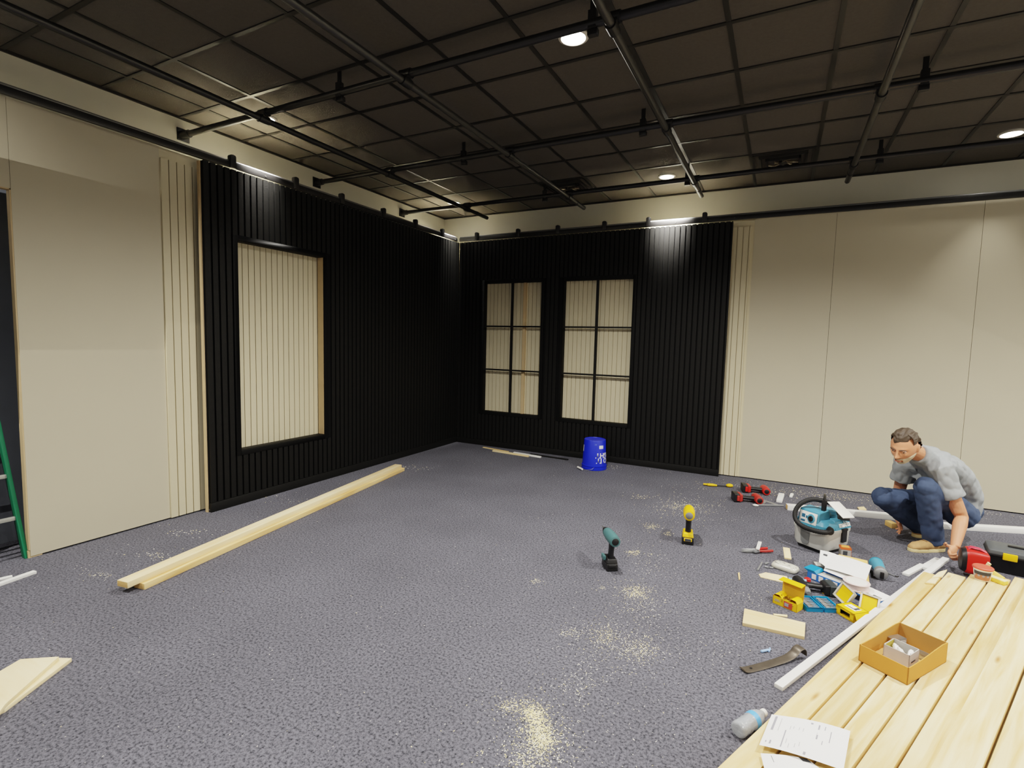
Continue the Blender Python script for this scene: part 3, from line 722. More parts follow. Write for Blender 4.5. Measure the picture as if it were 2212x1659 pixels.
q = MB().hexa([(-.185, -.08, .19), (-.02, -.10, .19), (-.02, .13, .19), (-.185, .13, .19), (-.165, -.07, .325), (-.03, -.08, .335), (-.03, .115, .335), (-.165, .115, .325)]); q.build('control_housing', m_teal, t, bevel=0.012, seg=3)
Xp = Matrix.Translation(V((-.1775, 0.022, .262))) @ Euler((0, 0, R(-90))).to_matrix().to_4x4() @ Euler((R(90) - 0.147, 0, 0)).to_matrix().to_4x4()
pn = MB().box((0, 0, 0.002), (0.165, 0.095, 0.006), Xp); pn.build('control_panel', m_wpl, t, bevel=0.002)
dl = MB().lathe([(0.036, 0.004), (0.036, 0.009), (0.03, 0.011)], 24, Xp @ TR((0.03, 0.0, 0))); dl.build('dial_ring', m_teal, t, smooth=40)
dk = MB().lathe([(0.024, 0.008), (0.02, 0.022)], 20, Xp @ TR((0.03, 0.0, 0))); dk.box((0.03, 0, 0.024), (0.008, 0.04, 0.012), Xp); dk.build('dial', m_blk, t, smooth=40)
ic = MB().box((-0.045, 0.01, 0.006), (0.032, 0.028, 0.003), Xp); ic.box((-0.014, 0.005, 0.006), (0.012, 0.02, 0.003), Xp); ic.box((-0.045, -0.03, 0.006), (0.04, 0.016, 0.002), Xp); ic.build('panel_print', M('panel_blue', (40, 90, 120), 0.5), t)
MB().lathe([(0.085, 0.25), (0.088, 0.272), (0.08, 0.275), (0.08, 0.285), (0.088, 0.288), (0.086, 0.312), (0.06, 0.32), (0.0005, 0.322)], 28, c=(0.07, 0.0, 0)).build('top_lid', M('pale_teal_plastic', (96, 160, 186), 0.25), t, smooth=40)
h = MB().box((-0.08, -0.055, 0.365), (0.036, 0.03, 0.10)); h.loft([(-0.08, -0.055, 0.405), (-0.02, -0.02, 0.425), (0.06, 0.03, 0.42), (0.09, 0.05, 0.38), (0.095, 0.055, 0.31)], [(0.016, 0.012)] * 5, 12); h.build('carry_handle', m_blk, t, bevel=0.004)
for yy in (-0.165, ):
    l_ = MB().box((0.06, -0.172, 0.142), (0.065, 0.02, 0.11)); l_.box((0.06, -0.176, 0.19), (0.07, 0.022, 0.02)); l_.build('latch', m_blk, t, bevel=0.004)
# side block with the maker's name
sb = MB().hexa([(-.06, -.168, .19), (.185, -.165, .19), (.185, -.09, .19), (-.06, -.09, .19), (-.04, -.14, .262), (.165, -.14, .262), (.165, -.09, .275), (-.04, -.09, .275)]); sb.build('side_cover', m_teal, t, bevel=0.008)
me = text_mesh('makita', 0.062, 0.002, bold=0.0012)
me.transform(Matrix.Translation(V((0.075, -0.160, 0.228))) @ Euler((R(90 - 20), 0, 0)).to_matrix().to_4x4()); me.materials.append(m_wpl)
wo = bpy.data.objects.new('lettering', me); COL.objects.link(wo); wo.parent = t; wo['label'] = 'white makers lettering on the teal side'
sk = MB().cyl((-0.12, -0.13, 0.2), (-0.155, -0.175, 0.205), 0.034, 0.032, 18); sk.build('hose_socket', m_blk, t, smooth=45)
hp = [(-0.15, -0.17, 0.205), (-0.21, -0.165, 0.2), (-0.245, -0.09, 0.195), (-0.255, 0.02, 0.2), (-0.25, 0.095, 0.235), (-0.225, 0.12, 0.30), (-0.18, 0.095, 0.365), (-0.115, 0.035, 0.405), (-0.05, -0.03, 0.40), (0.0, -0.075, 0.385), (0.02, -0.095, 0.37)]
def catmull(ps, n=8):
    ps = [V(p) for p in ps]; out = []
    for i in range(len(ps) - 1):
        p0, p1, p2, p3 = ps[max(i - 1, 0)], ps[i], ps[i + 1], ps[min(i + 2, len(ps) - 1)]
        for k in range(n):
            s = k / n
            out.append(0.5 * ((2 * p1) + (p2 - p0) * s + (2 * p0 - 5 * p1 + 4 * p2 - p3) * s * s + (3 * p1 - p0 - 3 * p2 + p3) * s ** 3))
    out.append(ps[-1]); return out
cp = catmull(hp, 10)
hs = MB().loft(cp, [0.021 if i % 2 else 0.0185 for i in range(len(cp))], 14); hs.build('hose', m_rub, t, smooth=60)
nz = MB().loft([(0.02, -0.09, 0.375), (0.035, -0.12, 0.35), (0.035, -0.155, 0.31), (0.03, -0.175, 0.285), (0.028, -0.18, 0.277)], [(0.023, 0.023), (0.027, 0.04), (0.026, 0.07), (0.022, 0.088), (0.014, 0.088)], 16, side=(0.1, -0.5, 0.6)); nz.build('floor_nozzle', m_rub, t, smooth=50)

# white sheet lying on the hose and nozzle
P4 = [Cd(1787, 1085, 3.86), Cd(1813, 1085, 3.98), Cd(1846, 1119, 3.88), Cd(1821, 1120, 3.76)]
zc = 0.455
c = sum(P4, V((0, 0, 0))) / 4
mb = MB(); up = V((0.0, 0.0, 0.006))
mb.hexa([tuple(p - c) for p in P4] + [tuple(p - c + up) for p in P4])
o = mb.build('white_offcut', m_wpl, None, bevel=0.002); o.location = c
tag(o, 'white rectangular sheet offcut resting on top of the vacuum hose', 'sheet')

# orange and grey carton beside the vacuum
def carton(name, label, cat, p, rz, sz, mat, top=None, group=None):
    t = thing(name, label, cat, (p.x, p.y, p.z), rz, group)
    w, l, h = sz; th = 0.003
    mb = MB()
    mb.span((-w / 2, -l / 2, 0), (w / 2, l / 2, th)); mb.span((-w / 2, -l / 2, 0), (-w / 2 + th, l / 2, h)); mb.span((w / 2 - th, -l / 2, 0), (w / 2, l / 2, h)); mb.span((-w / 2, -l / 2, 0), (w / 2, -l / 2 + th, h)); mb.span((-w / 2, l / 2 - th, 0), (w / 2, l / 2, h))
    mb.build('box_body', mat, t)
    return t
m_org = M('orange_print', (222, 104, 50), 0.6); m_bxg = M('grey_print_card', (168, 164, 158), 0.7)
t = carton('small_carton', 'open orange and grey carton standing beside the vacuum', 'box', F(1824, 1204), face(1820, 1195) + 0.25, (0.066, 0.06, 0.085), m_bxg)
s_ = MB().box((0.0336, 0, 0.043), (0.002, 0.06, 0.082)); s_.box((0, 0, 0.078), (0.069, 0.063, 0.014)); s_.build('printed_side', m_org, t)
MB().box((-0.005, -0.0312, 0.045), (0.028, 0.002, 0.03)).build('printed_mark', m_inkd, t)
MB().box((0, 0.0, 0.0855), (0.05, 0.046, 0.002)).build('inner_flap', m_card, t)

# ---------------------------------------------------------------- boxes of screws
m_yin = M('yellow_card_shade', (206, 156, 40), 0.7, var=0.05)
m_screw = M('brass_screw', (196, 150, 60), 0.35, metal=0.7)
p = F(1701, 1309); rz = yaw(F(1672, 1300), F(1714, 1318))
t = carton('screw_box', 'open yellow screw box with its lid standing up, left of the blue bit case', 'box', p, rz, (0.145, 0.075, 0.05), m_yel)
lid = MB().hexa([(-.055, .036, .048), (.072, .036, .048), (.072, .039, .048), (-.055, .039, .048), (-.06, .05, .145), (.072, .05, .145), (.072, .053, .145), (-.06, .053, .145)])
lid.build('lid', m_yin, t)
lf = MB().hexa([(-.066, .006, .138), (.072, .006, .138), (.072, .052, .145), (-.062, .052, .145), (-.066, .006, .141), (.072, .006, .141), (.072, .052, .148), (-.062, .052, .148)]); lf.build('lid_flap', m_yel, t)
tb = MB().rings([[(x, y, z) for (x, z) in [(-.0715 + .0, .05), (-.06, .062), (-.035, .064), (-.02, .05)]] for y in (-.037, .037)], closed=False); tb.build('tuck_flap', m_yel, t)
tb = MB().rings([[(x, y, z) for (x, z) in [(.0715, .05), (.062, .066), (.036, .068), (.02, .05)]] for y in (-.037, .037)], closed=False); tb.build('tuck_flap', m_yel, t)
sc = MB(); rr_ = random.Random(3)
for _ in range(40):
    a = V((rr_.uniform(-.05, .05), rr_.uniform(-.028, .028), rr_.uniform(.03, .048))); dd_ = V((rr_.uniform(-1, 1), rr_.uniform(-1, 1), rr_.uniform(-.2, .4))).normalized() * .018
    sc.cyl(a - dd_, a + dd_, 0.0022, 0.001, 6); sc.ball(a - dd_, 0.004, 6)
so = sc.build('screws', m_screw, t); so['kind'] = 'stuff'
lb = MB().box((0.02, -0.0386, 0.024), (0.05, 0.0015, 0.036)); lb.build('red_sticker', M('red_sticker', (190, 70, 50), 0.6), t)
lb = MB(); lb.box((0.012, -0.0396, 0.024), (0.024, 0.001, 0.02)); lb.box((-0.045, -0.0386, 0.03), (0.03, 0.001, 0.004)); lb.box((-0.045, -0.0386, 0.022), (0.035, 0.001, 0.003)); lb.build('print', m_ink, t)

p = F(1838, 1332); rz = yaw(F(1787, 1319), F(1814, 1340)) + 0.2
t = thing('screw_box', 'yellow screw box with an open slot, lying right of the blue bit case', 'box', p.to_tuple(), rz)
b1 = MB(); b1.span((-.06, -.05, 0), (.06, .06, .003)); b1.span((-.06, -.05, .05), (.06, .06, .053)); b1.span((-.06, -.05, 0), (-.057, .06, .053)); b1.span((.057, -.05, 0), (.06, .06, .053)); b1.span((-.06, .057, 0), (.06, .06, .053))
b1.span((-.06, -.05, 0), (-.03, -.047, .053)); b1.span((.035, -.05, 0), (.06, -.047, .053)); b1.span((-.06, -.05, .04), (.06, -.047, .053)); b1.span((-.06, -.05, 0), (.06, -.047, .012))
b1.build('box_body', m_yel, t)
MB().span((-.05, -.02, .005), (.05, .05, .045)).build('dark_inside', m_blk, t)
fl = MB().rings([[(.06, y, z) if k == 0 else ((.075, y, .02) if k == 1 else (.07, y, .003)) for k, z in enumerate((.053, 0, 0))] for y in (-.045, .055)], closed=False); fl.build('side_flap', m_yel, t)
lb = MB().box((.0, .01, .0535), (.07, .05, .001)); lb.build('white_sticker', m_paper, t)
lb = MB().box((.0, .0, .0545), (.06, .007, .001)); lb.box((.02, .02, .0545), (.016, .03, .001)); lb.build('print', m_inkd, t)

# clear yellow clamshell
p = F(1853, 1316); rz = face(1840, 1300) + 0.1
t = thing('clamshell_pack', 'clear plastic clamshell with yellow cards, sprung open behind the yellow box', 'packaging', p.to_tuple(), rz)
def tray(mb, X):
    mb.box((0, 0, .002), (.085, .10, .002), X); 
    for sx, sy, lx, ly in ((1, 0, 0, 1), (-1, 0, 0, 1), (0, 1, 1, 0), (0, -1, 1, 0)):
        mb.box((sx * .042, sy * .05, .014), (.085 * lx + .002, .10 * ly + .002, .026), X)
    for sx, sy, lx, ly in ((1, 0, 0, 1), (-1, 0, 0, 1), (0, 1, 1, 0), (0, -1, 1, 0)): mb.box((sx * .046, sy * .054, .028), (.092 * lx + .01, .108 * ly + .01, .002), X)
XA, XB = TR((-.055, .03, .06), (R(20), R(-62), 0.25)), TR((.045, -.01, .045), (R(60), R(12), 0.1))
a = MB(); tray(a, XA); a.build('shell', m_milk, t, bevel=0.002)
a = MB(); tray(a, XB); a.build('shell', m_milk, t, bevel=0.002)
MB().box((0, 0, .012), (.078, .092, .019), XA).build('yellow_card', m_yel, t)
MB().box((0, 0, .012), (.078, .092, .019), XB).build('yellow_card', m_yel, t)

# open blue bit case
p = F(1765, 1309); rz = yaw(F(1732, 1288), F(1760, 1321)) + 0.1
t = thing('bit_case', 'open bright blue bit case full of driver bits, between the two yellow boxes', 'case', p.to_tuple(), rz)
for k, y0 in ((0, -.052), (1, .052)):
    mb = MB(); mb.span((-.075, y0 - .048, 0), (.075, y0 + .048, .006))
    for lo, hi in (((-.075, y0 - .048, 0), (-.069, y0 + .048, .026)), ((.069, y0 - .048, 0), (.075, y0 + .048, .026)), ((-.075, y0 - .048, 0), (.075, y0 - .042, .026)), ((-.075, y0 + .042, 0), (.075, y0 + .048, .026))): mb.span(lo, hi)
    mb.build('case_half', m_blue, t, bevel=0.003)
    MB().span((-.066, y0 - .006, .006), (.066, y0 + .006, .02)).build('bit_holder', m_blk, t)
    for j in range(7):
        x = -.054 + .018 * j
        MB().loft([(x, y0 - .032, .02), (x, y0 - .012, .02), (x, y0 - .01, .02), (x, y0 + .034, .02)], [.006, .006, .0035, .003], 8).build('bit', m_sil if j % 2 else m_alu, t, smooth=40)
hg = MB().cyl((-.05, 0, .012), (.05, 0, .012), .005, seg=10); hg.build('hinge', m_blue, t)
t2 = MB().span((-.07, -.03, 0), (.07, .03, .012)); 

# black impact driver with a battery lying behind the bit case
p = F(1800, 1282)
t = pistol('drill_driver', 'dark grey and black cordless tool with a yellow stripe, lying behind the blue bit case', p, R(27 + 172), m_blk, m_blk, M('dark_grey_plastic', (52, 58, 60), 0.4), m_blk, 0.95, lay=(0, R(90), 0), bit=False, short=True)
MB().box((0.0385, 0.01, 0.045), (0.002, 0.012, 0.05)).build('stripe', m_yel, t)
# red and silver bit set, clear bag with rainbow glare
o = MB().lathe([(0.016, 0), (0.02, 0.004), (0.02, 0.02), (0.012, 0.026)], 16).build('plastic_token', m_red, None, smooth=40); o.location = F(1744, 1256); tag(o, 'small red round plastic piece lying behind the raised lid of the yellow screw box', 'token')
m_film = M('film_painted_glare', (150, 185, 225), 0.08, var=0.6, nscale=24, spec=1.0, coat=0.6)  # bluish glare on the clear film put into its mottled colour
mb = MB(); rs = []
for i in range(7):
    row = []
    for j in range(5):
        row.append((-.055 + .018 * i, -.03 + .015 * j, .006 + .022 * abs(math.sin(i * 1.1 + j * .7)) * math.sin(PI * (j + .3) / 4.6)))
    rs.append(row)
mb.rings(rs, closed=False); o = mb.build('plastic_film', m_film, None, smooth=60); o.location = F(1722, 1257); o.rotation_euler = (0, 0, face(1722, 1257) + .3)
tag(o, 'crumpled clear plastic film with painted blue glare behind the yellow screw box', 'wrapper')

# milky pouch with a wood piece, and nail strips
p = F(1696, 1230)
t = thing('parts_pouch', 'milky plastic parts pouch on the carpet left of the vacuum', 'pouch', p.to_tuple(), face(1696, 1230) - .35)
MB().rings([rr(.085 * s1, .05 * s1, .03 * s1, z) for s1, z in ((.85, 0), (1.0, .008), (1.0, .02), (.92, .034), (.6, .042))]).build('pouch_body', m_milk, t, smooth=60)
nl = MB(); rq = random.Random(5)
for _ in range(22):
    a = V((rq.uniform(-.06, .06), rq.uniform(-.03, .03), rq.uniform(.032, .042))); dd_ = V((1, rq.uniform(-.5, .5), rq.uniform(-.2, .2))).normalized() * .016
    nl.cyl(a - dd_, a + dd_, .003, .002, 6)
no_ = nl.build('fasteners', m_alu, t); no_['kind'] = 'stuff'
o = board('wood_wedge', 'pale yellow wood wedge sticking up across the parts pouch', 'wedge', fp(1701, 1222), fp(1697, 1204), 0.045, 0.012, 0.046, m_pale, lift=0.02)
for (u0, v0, u1, v1, lb_) in ((1636, 1234, 1646, 1217, 'thin grey nail strip lying left of the parts pouch'), (1652, 1220, 1659, 1218, 'tiny grey metal bit beyond the nail strip'), (1652, 1226, 1660, 1228, 'grey metal fitting, left one of the joined pair by the pouch'), (1662, 1228, 1670, 1229, 'grey metal fitting touching the end of the pouch')):
    a, b_ = F(u0, v0), F(u1, v1); o = MB().loft([a * 0 + V((-(b_ - a).length / 2, 0, .007)), V(((b_ - a).length / 2, 0, .007))], [(.0075, .007)] * 2, 8).build('metal_fitting', m_alu, None, bevel=.001); o.location = (a + b_) / 2; o.rotation_euler = (0, 0, yaw(a, b_)); tag(o, lb_, 'fitting')

# ---------------------------------------------------------------- blue boxes, reel, papers
m_bprint = M('blue_print', (48, 110, 190), 0.6, var=0.25, nscale=60)
p = F(1786, 1258); rz = yaw(F(1755, 1246), F(1822, 1272))
t = carton('blue_carton', 'open blue and white printed carton under the white papers', 'box', p, rz, (0.21, 0.10, 0.05), m_bprint)
MB().hexa([(-.105, -.05, .05), (-.045, -.05, .05), (-.045, .05, .05), (-.105, .05, .05), (-.13, -.055, .066), (-.06, -.055, .066), (-.06, .045, .066), (-.13, .045, .066)]).build('flap', m_blue, t)
lb = MB();
for k in range(4): lb.box((-.06 + .045 * k, -.0515, .026), (.028, .002, .034))
lb.build('white_print', m_paper, t)
mb = MB().box((0.0, 0.0, 0.043), (.19, .08, .004)); mb.build('card_insert', m_lgrey, t)
p = F(1879, 1300); rz = yaw(F(1849, 1300), F(1886, 1312)) 
rz = yaw(F(1855, 1296), F(1888, 1312))
t = thing('blue_white_carton', 'white topped carton with blue sides, beside the long white strip', 'box', p.to_tuple(), rz)
MB().span((-.075, -.055, .0), (.075, .10, .045)).build('box_body', m_bprint, t, bevel=.002)
MB().span((-.076, -.056, .044), (.076, .101, .047)).build('box_top', m_paper, t)
lb = MB().box((.035, -.005, .048), (.05, .045, .001)); lb.box((-.01, -.02, .048), (.012, .04, .001)); lb.build('print', m_inkd, t)
lb = MB().box((-.03, -.045, .048), (.07, .014, .001)); lb.build('yellow_print', m_yel, t)
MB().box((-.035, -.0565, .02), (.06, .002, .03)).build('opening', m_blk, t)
p = F(1849, 1287, 0.0); pz = F(1849, 1270, .047)
t = thing('tape_reel', 'round white and pink tape reel lying on the cartons in front of the papers', 'reel', (pz.x, pz.y, .05))
MB().lathe([(.02, .0), (.075, .0), (.075, .004), (.068, .005), (.068, .036), (.075, .037), (.075, .041), (.02, .041)], 32).build('rim', M('pale_pink_plastic', (226, 204, 200), 0.45), t, smooth=35)
MB().lathe([(.06, .0405), (.058, .043), (.0005, .043)], 32).build('white_disc', m_wpl, t, smooth=40)

def sheet(name, label, cat, pix, zs, mat, nx=8, ny=6, wav=0.004, lines=(), group=None, inkmat=None):
    """bent sheet of paper through four corner pixels at four heights (corner order: around)"""
    c4 = [F(u, v, z) for (u, v), z in zip(pix, zs)]
    c = sum(c4, V((0, 0, 0))) / 4
    mb = MB()
    def pt(s, q, dz=0.0):
        p_ = (c4[0] * (1 - s) + c4[1] * s) * (1 - q) + (c4[3] * (1 - s) + c4[2] * s) * q
        return p_ - c + V((0, 0, wav * math.sin(PI * s) * (0.6 + 0.4 * math.sin(3 * q + s)) + dz))
    mb.rings([[pt(i / nx, j / ny) for j in range(ny + 1)] for i in range(nx + 1)], closed=False)
    lo_ = [pt(i / nx, j / ny, -0.001) for i in range(nx + 1) for j in range(ny + 1)]
    mb.mat(1)
    for (s0, s1, q0, q1) in lines:
        for a in range(6):
            for_ = [(s0 + (s1 - s0) * a / 6), (s0 + (s1 - s0) * (a + 1) / 6)]
            mb.add([pt(for_[0], q0, .0006), pt(for_[1], q0, .0006), pt(for_[1], q1, .0006), pt(for_[0], q1, .0006)], [(0, 1, 2, 3)])
    o = mb.build(name, [mat, inkmat or m_ink], None, smooth=80); o.location = c
    return tag(o, label, cat, group)
poly_board('manila_envelope', 'tan envelope sticking out behind the white papers on the tool heap', 'envelope', [(1812, 1197), (1874, 1211), (1878, 1262), (1800, 1225)], 0.066, 0.006, M('manila_card', (232, 190, 110), 0.75), bevel=.001)
sheet('paper_sheet', 'white sheet with a small grey logo, left side of the paper heap beside the vacuum', 'paper', [(1772, 1188), (1806, 1197), (1788, 1228), (1769, 1214)], [.10, .088, .078, .082], m_paper, lines=[(.25, .55, .25, .38)], inkmat=m_inkd)
sheet('paper_sheet', 'large plain white sheet on top of the tool heap under the tape reel', 'paper', [(1800, 1196), (1883, 1222), (1871, 1254), (1781, 1226)], [.092, .082, .09, .08], m_paper, wav=.008)
sheet('paper_sheet', 'white sheet under the large plain one, its left edge showing', 'paper', [(1790, 1210), (1850, 1230), (1850, 1262), (1779, 1232)], [.070, .068, .070, .070], m_paper, wav=.002)
t = carton('grey_case', 'small grey case under the papers, behind the blue carton', 'case', F(1776, 1236), face(1770, 1230) + .3, (.10, .07, .055), m_grey)
MB().span((-.05, -.035, .052), (.05, .035, .058)).build('lid', m_lgrey, t, bevel=.002)

# teal trim router lying on the carpet right of the papers
p = F(1898, 1240)
t = thing('trim_router', 'teal power tool with a metal base lying right of the white papers', 'router', p.to_tuple(), face(1898, 1240) + 0.12)
MB().loft([(-.01, .105, .045), (-.01, .10, .045), (-.008, .07, .045), (0, .0, .042), (0, -.06, .042)], [.02, .036, .042, .036, .034], 20).build('motor_body', m_teal, t, smooth=45)
MB().loft([(-.01, .108, .045), (-.01, .085, .046)], [.03, .043], 20).build('top_cap', M('teal_cap', (70, 150, 175), .4), t, smooth=45)
bs = MB().loft([(0, -.055, .042), (0, -.085, .042), (0, -.11, .042), (0, -.118, .042)], [.037, .039, .041, .03], 18); bs.build('metal_base', m_alu, t, smooth=40)
MB().box((0.005, -.119, .038), (.022, .02, .045)).build('collet_opening', m_blk, t, bevel=.003)
MB().hexa([(.03, -.09, .045), (.075, -.115, .045), (.075, -.12, .05), (.03, -.10, .055), (.03, -.09, .06), (.075, -.11, .052), (.075, -.12, .052), (.03, -.10, .062)]).build('guide_plate', m_alu, t)
MB().loft([(.07, -.11, .05), (.09, -.095, .04), (.10, -.09, .045)], [.004, .004, .004], 8).build('knob', m_blk, t, smooth=40)

# blue anchor and pry bar
p0, p1 = F(1640, 1411), F(1667, 1405)
t = thing('screw_anchor', 'small pale blue plastic anchor on the carpet above the pry bar', 'anchor', ((p0 + p1) / 2).to_tuple(), yaw(p0, p1))
MB().loft([(-.03, 0, .007), (-.027, 0, .007), (.02, 0, .007), (.03, 0, .007)], [.004, .007, .006, .003], 10).build('sleeve', M('pale_blue_plastic', (150, 185, 228), .4), t, smooth=40)
MB().loft([(.01, -.012, .006), (.03, .0, .009), (.036, .008, .012)], [.004, .004, .003], 8).build('wing', M('pale_blue_plastic', (150, 185, 228), .4), t, smooth=40)
m_pry = M('worn_dark_steel', (98, 90, 80), 0.42, metal=0.55, var=0.3, nscale=30)
pa, pb = F(1608, 1450), F(1728, 1421)
t = thing('pry_bar', 'flat worn steel pry bar with a curled end lying beside the long white strip', 'pry bar', ((pa + pb) / 2).to_tuple(), yaw(pa, pb))
Lp = (pb - pa).length / 2
pts = [(-Lp - .012, 0, .012), (-Lp + .02, 0, .005), (-Lp * .4, 0, .005), (Lp * .4, 0, .014), (Lp * .72, 0, .03), (Lp * .86, 0, .052), (Lp * 1.0, 0, .058), (Lp * 1.08, 0, .045), (Lp * 1.1, 0, .02)]
MB().loft(catmull(pts, 5), [(.024, .003)] * (8 * 5 + 1), 10, side=(0, 1, 0)).build('bar', m_pry, t, smooth=50)
MB().cyl((-Lp + .04, 0, .0075), (-Lp + .04, 0, .0095), .006, seg=10).build('nail_slot', m_blk, t)

# water bottle
pa, pb = F(1592, 1580, .03), F(1650, 1541, .03)
t = thing('water_bottle', 'clear plastic water bottle with a blue label lying beside the lumber pile', 'bottle', (pa.x, pa.y, .034), rot=(0, R(90), yaw(pa, pb)))
k = 1.0
MB().lathe([(.0005, .004), (.022, .0), (.031, .006), (.033, .02), (.031, .03), (.033, .04), (.031, .05), (.033, .06), (.030, .075), (.033, .09), (.033, .125), (.028, .15), (.016, .172), (.0125, .178), (.0125, .19)], 26).build('bottle_body', m_bottle, t, smooth=50)
MB().lathe([(.0335, .093), (.0338, .095), (.0338, .118), (.0335, .12)], 26, caps=False).build('label_band', M('label_blue', (96, 168, 232), .4, var=.15, nscale=60), t, smooth=40)
MB().lathe([(.015, .178), (.0155, .18), (.0155, .194), (.0145, .196), (.0005, .196)], 20).build('cap', m_wpl, t, smooth=40)

# ---------------------------------------------------------------- on the lumber: papers, tray, tub, red container
sheet('paper_sheet', 'printed white papers on the near end of the lumber pile, above another sheet', 'paper', [(1667, 1543), (1837, 1579), (1822, 1664), (1640, 1609)], [ZL + .02, ZL + .022, ZL + .02, ZL + .024], m_paper, nx=14, ny=8, wav=.012,
      lines=[(.52, .55, .08, .95), (.24, .255, .45, .92), (.06, .09, .05, .5), (.1, .12, .8, .9), (.05, .065, .83, .88), (.62, .64, .1, .5), (.7, .71, .1, .6), (.78, .79, .2, .5), (.33, .335, .3, .9), (.4, .405, .3, .85), (.45, .455, .3, .8), (.15, .155, .1, .5), (.29, .295, .3, .8)])
sheet('paper_sheet', 'printed white sheet on the lumber pile cut off by the bottom edge', 'paper', [(1643, 1627), (1745, 1640), (1850, 1720), (1665, 1720)], [ZL + .012, ZL + .012, ZL + .006, ZL + .006], m_paper, nx=10, wav=.006, lines=[(.2, .21, .05, .9), (.8, .98, .0, .12)], inkmat=m_inkd)
A, B, C_ = F(1854, 1426, ZL), F(1960, 1480.5, ZL), F(2041, 1433, ZL)
ex = (B - A); w_ = ex.length; ex.normalize(); ey = V((-ex.y, ex.x, 0)); l_ = (C_ - B).dot(ey)
cc = (A + B) / 2 + ey * l_ / 2 * 1.06
t = thing('cardboard_tray', 'open brown cardboard tray of brackets standing on the lumber pile', 'box', (cc.x, cc.y, ZL), math.atan2(ex.y, ex.x))
W, Ld, hf, hb = w_ / 2, l_ / 2 * 1.06, .078, .094
tray_ = MB()
tray_.span((-W, -Ld, 0), (W, Ld, .003))
tray_.span((-W, -Ld, 0), (W, -Ld + .004, hf)); tray_.mat(1).span((-W, Ld - .004, 0), (W, Ld, hb)); tray_.mat(0)
for sx in (-1, 1):
    prof = [(-Ld, 0), (Ld, 0), (Ld, hb), (Ld * .75, hb + .003), (Ld * .3, hb * .97), (-Ld * .3, hb * .86), (-Ld * .8, hf * 1.0), (-Ld, hf)]
    x0 = sx * W - (.004 if sx > 0 else 0)
    tray_.prism(prof, 0, .004, Matrix(((0, 0, 1, x0), (1, 0, 0, 0), (0, 1, 0, 0), (0, 0, 0, 1))))
tray_.build('tray_walls', [m_card, m_cardin], t)
MB().span((-W + .004, -Ld + .004, .003), (W - .004, Ld - .004, .004)).build('tray_floor', M('cardboard_floor', (214, 168, 104), .85), t)
zi = ZL + .0045
def on_tray(x, y): p_ = t.matrix_basis @ V((x, y, 0)); return p_
bpy.context.view_layer.update()
def tp_(x, y): q_ = Matrix.Rotation(math.atan2(ex.y, ex.x), 4, 'Z') @ V((x, y, 0)); return (cc.x + q_.x, cc.y + q_.y, zi)
rzt = math.atan2(ex.y, ex.x)
t2 = carton('grey_carton', 'small open grey carton standing inside the cardboard tray', 'box', V(tp_(.0, -.02)), rzt + .04, (.105, .10, .072), M('grey_card', (190, 186, 180), .75))
MB().span((-.0495, -.047, .004), (-.0485, .047, .069)).build('inner_face', M('olive_card', (180, 160, 70), .8), t2)
cl = MB().span((.053, -.03, .03), (.0538, .01, .036)); cl.build('print', m_inkd, t2)
for i, (x, y, z, a, lb_) in enumerate(((-.028, .008, .03, .9, 'small white plastic clip in the grey carton, left one'), (.0, -.008, .03, 1.1, 'white plastic clip in the grey carton, front one'), (.03, .008, .034, .4, 'white plastic clip in the grey carton, right one'))):
    q_ = V(tp_(x, -.02 + y)); c_ = thing('plastic_clip', lb_, 'clip', (q_.x, q_.y, zi + .004 + z), rot=(R(25), R(20), rzt + a))
    b_ = MB().box((0, 0, .012), (.022, .045, .016)); b_.box((0, .025, .012), (.014, .012, .01)); b_.build('clip_body', m_wpl, c_, bevel=.003)
    MB().box((0, -.005, .021), (.008, .012, .002)).build('slot', m_grey, c_)
sc = MB(); rq = random.Random(9)
for _ in range(34):
    a = V((rq.uniform(-.035, .038), rq.uniform(-.035, .03), rq.uniform(.004, .02))); dd_ = V((rq.uniform(-1, 1), rq.uniform(-1, 1), 0)).normalized() * .013
    sc.cyl(a - dd_, a + dd_, .0025, .0015, 6)
o = sc.build('brass_screws', m_screw, None); o.location = V(tp_(.0, -.02)) + V((0, 0, .003)); o.rotation_euler = (0, 0, rzt); tag(o, 'loose brass screws in the bottom of the grey carton', 'screws', kind='stuff')
q_ = V(tp_(-.062, .085)); c_ = thing('metal_bracket', 'bent shiny metal bracket left of the grey carton in the tray', 'bracket', q_.to_tuple(), rzt + 1.2)
MB().hexa([(-.03, -.02, 0), (.03, -.02, 0), (.03, -.017, 0), (-.03, -.017, 0), (-.03, -.02, .05), (.03, -.02, .06), (.03, -.017, .06), (-.03, -.017, .05)]).build('plate', m_sil, c_)
MB().hexa([(-.03, -.02, .048), (.03, -.02, .058), (.03, .03, .052), (-.03, .03, .044), (-.03, -.02, .05), (.03, -.02, .06), (.03, .03, .054), (-.03, .03, .046)]).build('plate', m_sil, c_)
for i, (x, y, z, lb_) in enumerate(((.034, .105, .0, 'long shiny metal bracket right of the grey carton, under another one'), (.036, .108, .022, 'long shiny metal bracket right of the grey carton, lying on top'))):
    q_ = V(tp_(x, y)); c_ = thing('metal_bracket', lb_, 'bracket', (q_.x, q_.y, zi + z), rzt)
    MB().span((-.055, -.02, 0), (.055, .02, .0025)).build('plate', m_sil, c_); MB().span((-.055, -.02, 0), (.055, -.0175, .02)).build('plate', m_sil, c_)

